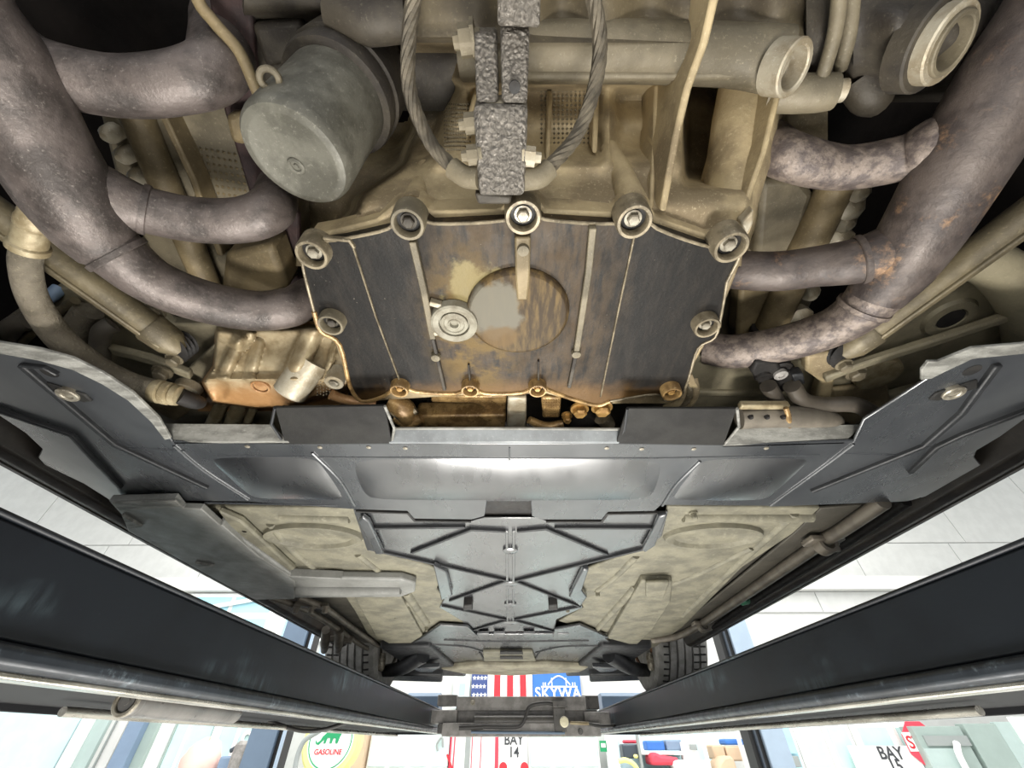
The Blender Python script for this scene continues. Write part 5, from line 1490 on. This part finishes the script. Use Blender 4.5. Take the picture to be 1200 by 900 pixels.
# pinkish cloth bundle on a stand
c = WY(236, 892, 5.6)
t = thing('cloth_bundle', 'pale pinkish cloth bundle beside the charcoal machine', 'cloth', c)
mb = MB()
nn, mm = 18, 10
for j in range(mm + 1):
    for i in range(nn):
        an, e = 2 * math.pi * i / nn, math.pi * j / mm
        r = 0.2 * math.sin(e) * (1 + 0.12 * math.sin(3 * an + j))
        mb.v.append(c + Vector((r * math.cos(an), r * math.sin(an) * 0.6, 0.19 * math.cos(e) - 0.02 + 0.02 * math.sin(5 * an))))
for j in range(mm):
    for i in range(nn):
        mb.f.append((j * nn + i, j * nn + (i + 1) % nn, (j + 1) * nn + (i + 1) % nn, (j + 1) * nn + i))
mb.build('bundle', 'pink', t, smooth=60)
o = MB().box((c.x - 0.22, c.y - 0.15, 0), (c.x + 0.2, c.y + 0.15, c.z - 0.19)).build('low_cabinet', 'white', None, 0.01)
tag(o, 'white cabinet carrying the pinkish cloth bundle', 'cabinet')
# charcoal machine
a, b = WY(251, 905, 5.5), WY(302, 877, 5.5)
t = thing('charcoal_machine', 'charcoal machine with ribbed dark drums left of the left lift post', 'machine', (a.x, 5.5, 0))
MB().box((a.x, 5.5, 0), (WY(268, 900, 5.5).x, 5.8, WY(262, 886, 5.5).z)).build('low_body', 'slate', t, 0.02)
MB().box((WY(270, 900, 5.5).x, 5.5, 0), (b.x, 5.8, b.z - 0.05)).build('tall_body', 'charcoal', t, 0.03)
for x in (274, 288):
    p = WY(x, 905, 5.42)
    MB().lathe(p, UP, [(0.05, -0.3), (0.07, 0.0), (0.075, 0.1), (0.07, 0.2), (0.04, 0.23), (0, 0.23)], 18).build('drum', 'jack' if x < 280 else 'charcoal', t)
MB().tube([WY(270, 880, 5.45), WY(280, 875, 5.45), WY(296, 875, 5.45), WY(301, 879, 5.45)], 0.02, 10, 5).build('carry_handle', 'charcoal', t)

# right of the jack: work benches with clutter
YC = 5.9
t = thing('tool_shelf', 'open grey shelf unit with posts, crammed with clutter right of jack', 'shelf', (WY(795, 900, YC).x, YC, 0))
for x in (724, 751, 818, 830, 874):
    a, b = WY(x, 900, YC), WY(x + 3, 900, YC)
    MB().box((a.x, YC - 0.02, 0), (b.x, YC + 0.03, WY(600, 852, YC).z)).build('upright', 'frame_white' if x != 751 else 'grey', t, 0)
za = WY(600, 904, YC).z
MB().box((WY(722, 900, YC).x, YC, za - 0.04), (WY(876, 900, YC).x, YC + 0.5, za)).build('shelf_board', 'grey', t, 0.003)
MB().box((WY(722, 900, YC).x, YC + 0.48, 0), (WY(876, 900, YC).x, YC + 0.5, WY(600, 852, YC).z)).build('back_panel', 'cyan', t, 0)
zb2 = WY(600, 880, YC + 0.25).z
MB().box((WY(754, 900, YC).x, YC + 0.1, zb2 - 0.03), (WY(816, 900, YC).x, YC + 0.5, zb2)).build('shelf_board', 'frame_white', t, 0.003)
def clutter(name, lab, cat, x0, x1, y0, y1, Y, mat, d=0.2, bev=0.015):
    ym = 0.5 * (y0 + min(y1, 900))
    a, b = WY(x0, ym, Y), WY(x1, ym, Y)
    a.z, b.z = WY(x0, y1, Y).z, WY(x1, y0, Y).z
    return tag(MB().box((a.x, Y, a.z), (b.x, Y + d, b.z)).build(name, mat, None, bev), lab, cat)
clutter('parts_bin', 'slate parts bin with red rim on the shelf, left end', 'bin', 730, 749, 872, 889, YC + 0.02, 'charcoal')
clutter('parts_tray', 'tray of reddish parts above the slate bin', 'tray', 733, 747, 867, 871.5, YC + 0.1, 'red_soft')
clutter('yellow_box', 'tiny yellow box on the shelf beside the slate bin', 'box', 743, 748, 884, 889, YC - 0.04, 'yellow', 0.05)
clutter('blue_bin', 'pale blue bin on the upper shelf, left of the post', 'bin', 758, 779, 868, 879.5, YC + 0.15, 'blue')
clutter('blue_bin', 'pale blue bin with slanted front on the upper shelf, middle', 'bin', 781, 800, 867, 879.5, YC + 0.15, 'slate')
clutter('white_carton', 'white carton on the shelf right of the blue bins', 'carton', 803, 817, 869, 893, YC + 0.02, 'white')
clutter('grey_caddy', 'grey handled caddy on the white carton row', 'caddy', 809, 817, 872, 879, YC - 0.05, 'grey', 0.05, 0.005)
a = WY(762, 897, YC - 0.02)
c0 = WY(779, 896, YC - 0.05)
t = thing('red_tool_bag', 'soft red bag slumped on the shelf under the blue bins', 'bag', c0)
mb = MB()
prof = [WY(x, y, YC - 0.05) for x, y in ((764, 897), (763, 884), (768, 881), (775, 885), (784, 886), (796, 888), (793, 897))]
mb.prism(prof, (0, 0.3, 0))
mb.build('bag', 'red_soft', t, 0.03)
o = MB().tube([WY(725, 892, YC - 0.1), WY(734, 891, YC - 0.1), WY(744, 897, YC - 0.1), WY(750, 908, YC - 0.1)], 0.022, 10, 6).build('yellow_hose', 'yellow')
tag(o, 'pale yellow hose looped over the front of the shelf', 'hose')
o = clutter('white_basin', 'white basin with rounded edge on the shelf, front right', 'basin', 790, 834, 891, 903, YC - 0.1, 'white', 0.3, 0.04)
t = thing('tan_sack', 'tan cloth sack standing at the right end of the shelf', 'sack', WY(855, 900, YC - 0.1))
prof = [WY(x, y, YC - 0.1) for x, y in ((842, 906), (843, 894), (848, 887), (856, 885), (861, 890), (866, 906))]
MB().prism(prof, (0, 0.3, 0)).build('sack', 'tan', t, 0.04)
clutter('brown_carton', 'pale brown carton behind the tan sack', 'carton', 836, 850, 873, 890, YC + 0.1, 'tan')
clutter('brown_carton', 'pale brown carton beside the black slot of right lift post', 'carton', 852, 872, 874, 892, YC + 0.1, 'tan')
clutter('blue_cover', 'folded blue cover above the pale brown cartons', 'cover', 850, 872, 866, 873, YC + 0.1, 'blue')
t = board('door_sticker', 703, 711, 868, 881, YB - 0.05, 0.01, 'green')
tag(t, 'small green and white sticker on the right pale bay door', 'sticker')
board('sticker_panel', 704.5, 709.5, 871, 876, YB - 0.054, 0.005, 'white', t)
t = board('white_jamb', 711, 724, 855, 960, YB - 0.05, 0.08, 'frame_white')
tag(t, 'white door jamb left of the cluttered shelf', 'frame')

# right end: folding glass doors, fridge, pillars
t = thing('folding_glass_door', 'white framed folding glass doors with teal panes at right', 'door', (WY(990, 900, YB).x, YS + 0.1, 0))
xs2 = [(919, 944), (948, 979), (983, 1014), (1019, 1066), (1070, 1086)]
yF = YS + 0.1
ztop = WY(600, 846, yF).z
for i, (x0, x1) in enumerate(xs2):
    a, b = WY(x0, 900, yF), WY(x1, 900, yF)
    fr_ = MB().prism([Vector((a.x, yF, 0)), Vector((b.x, yF, 0)), Vector((b.x, yF, ztop)), Vector((a.x, yF, ztop))], (0, 0.03, 0)).build('leaf', 'frame_white', t, smooth=0)
    w = b.x - a.x
    for (q0, q1) in ((0.05, 0.42), (0.45, 0.74), (0.77, 0.97)):
        MB().box((a.x + w * 0.12, yF - 0.006, ztop * q0), (b.x - w * 0.12, yF + 0.0, ztop * q1)).build('pane', 'glass_teal' if i else 'win_blue', fr_, smooth=0)
for x in (946, 981, 1016.5, 1068):
    a = WY(x, 900, yF)
    MB().box((a.x - 0.015, yF - 0.02, 0), (a.x + 0.015, yF + 0.02, ztop)).build('post', 'trim', t, smooth=0)
clutter('wall_box', 'grey electric box on the glass doors, nearest the right lift post', 'box', 920, 938, 886, 899, YS, 'grey', 0.08, 0.006)
clutter('paper_sheet', 'pale blue paper sheet taped above the grey electric box', 'paper', 916, 932, 868, 883, YS + 0.06, 'win_blue', 0.01, 0)
c = WY(1083, 872, YS - 0.02)
t = thing('octagon_sign', 'red and white octagonal stop sticker beside the BAY 15 sign', 'sign', c)
oc = 0.21
MB().prism([c + Vector((oc * math.cos(math.pi / 8 + k * math.pi / 4), 0, oc * math.sin(math.pi / 8 + k * math.pi / 4))) for k in range(8)], (0, 0.01, 0)).build('plate', 'red_soft', t, smooth=0)
MB().box((c.x - 0.19, c.y - 0.004, c.z - 0.06), (c.x + 0.19, c.y, c.z + 0.1)).build('white_band', 'white', t, smooth=0)
text('lettering', 'STOP', c + Vector((0, -0.006, -0.035)), 0.15, 'red', t)
t = stand('glass_fridge', 'grey glass fronted fridge with a curved white handle, far right', 'fridge', 1093, 1152, 5.95, 'grey_green', 0.3, 851)
board('glass_pane', 1089, 1130, 877, 960, 5.93, 0.02, 'glass_grey', t)
board('top_panel', 1085, 1136, 862, 874, 5.93, 0.02, 'grey', t)
MB().tube([WY(1121, 871, 5.9), WY(1123, 882, 5.86), WY(1129, 895, 5.86), WY(1137, 910, 5.9)], 0.03, 12, 5).build('handle', 'white', t)
stand('grey_pillar', 'dark grey-green pillar right of the glass fronted fridge', 'pillar', 1158, 1198, 5.95, 'grey_green', 0.12, 848)
stand('pale_door', 'pale grey-green door at the right edge beyond the pillar', 'door', 1198, 1222, 5.95, 'glass_grey', 0.06, 846)  # door leaf at the right edge
stand('white_jamb', 'white jamb at the far right edge', 'frame', 1223, 1340, 5.9, 'frame_white', 0.06, 840)
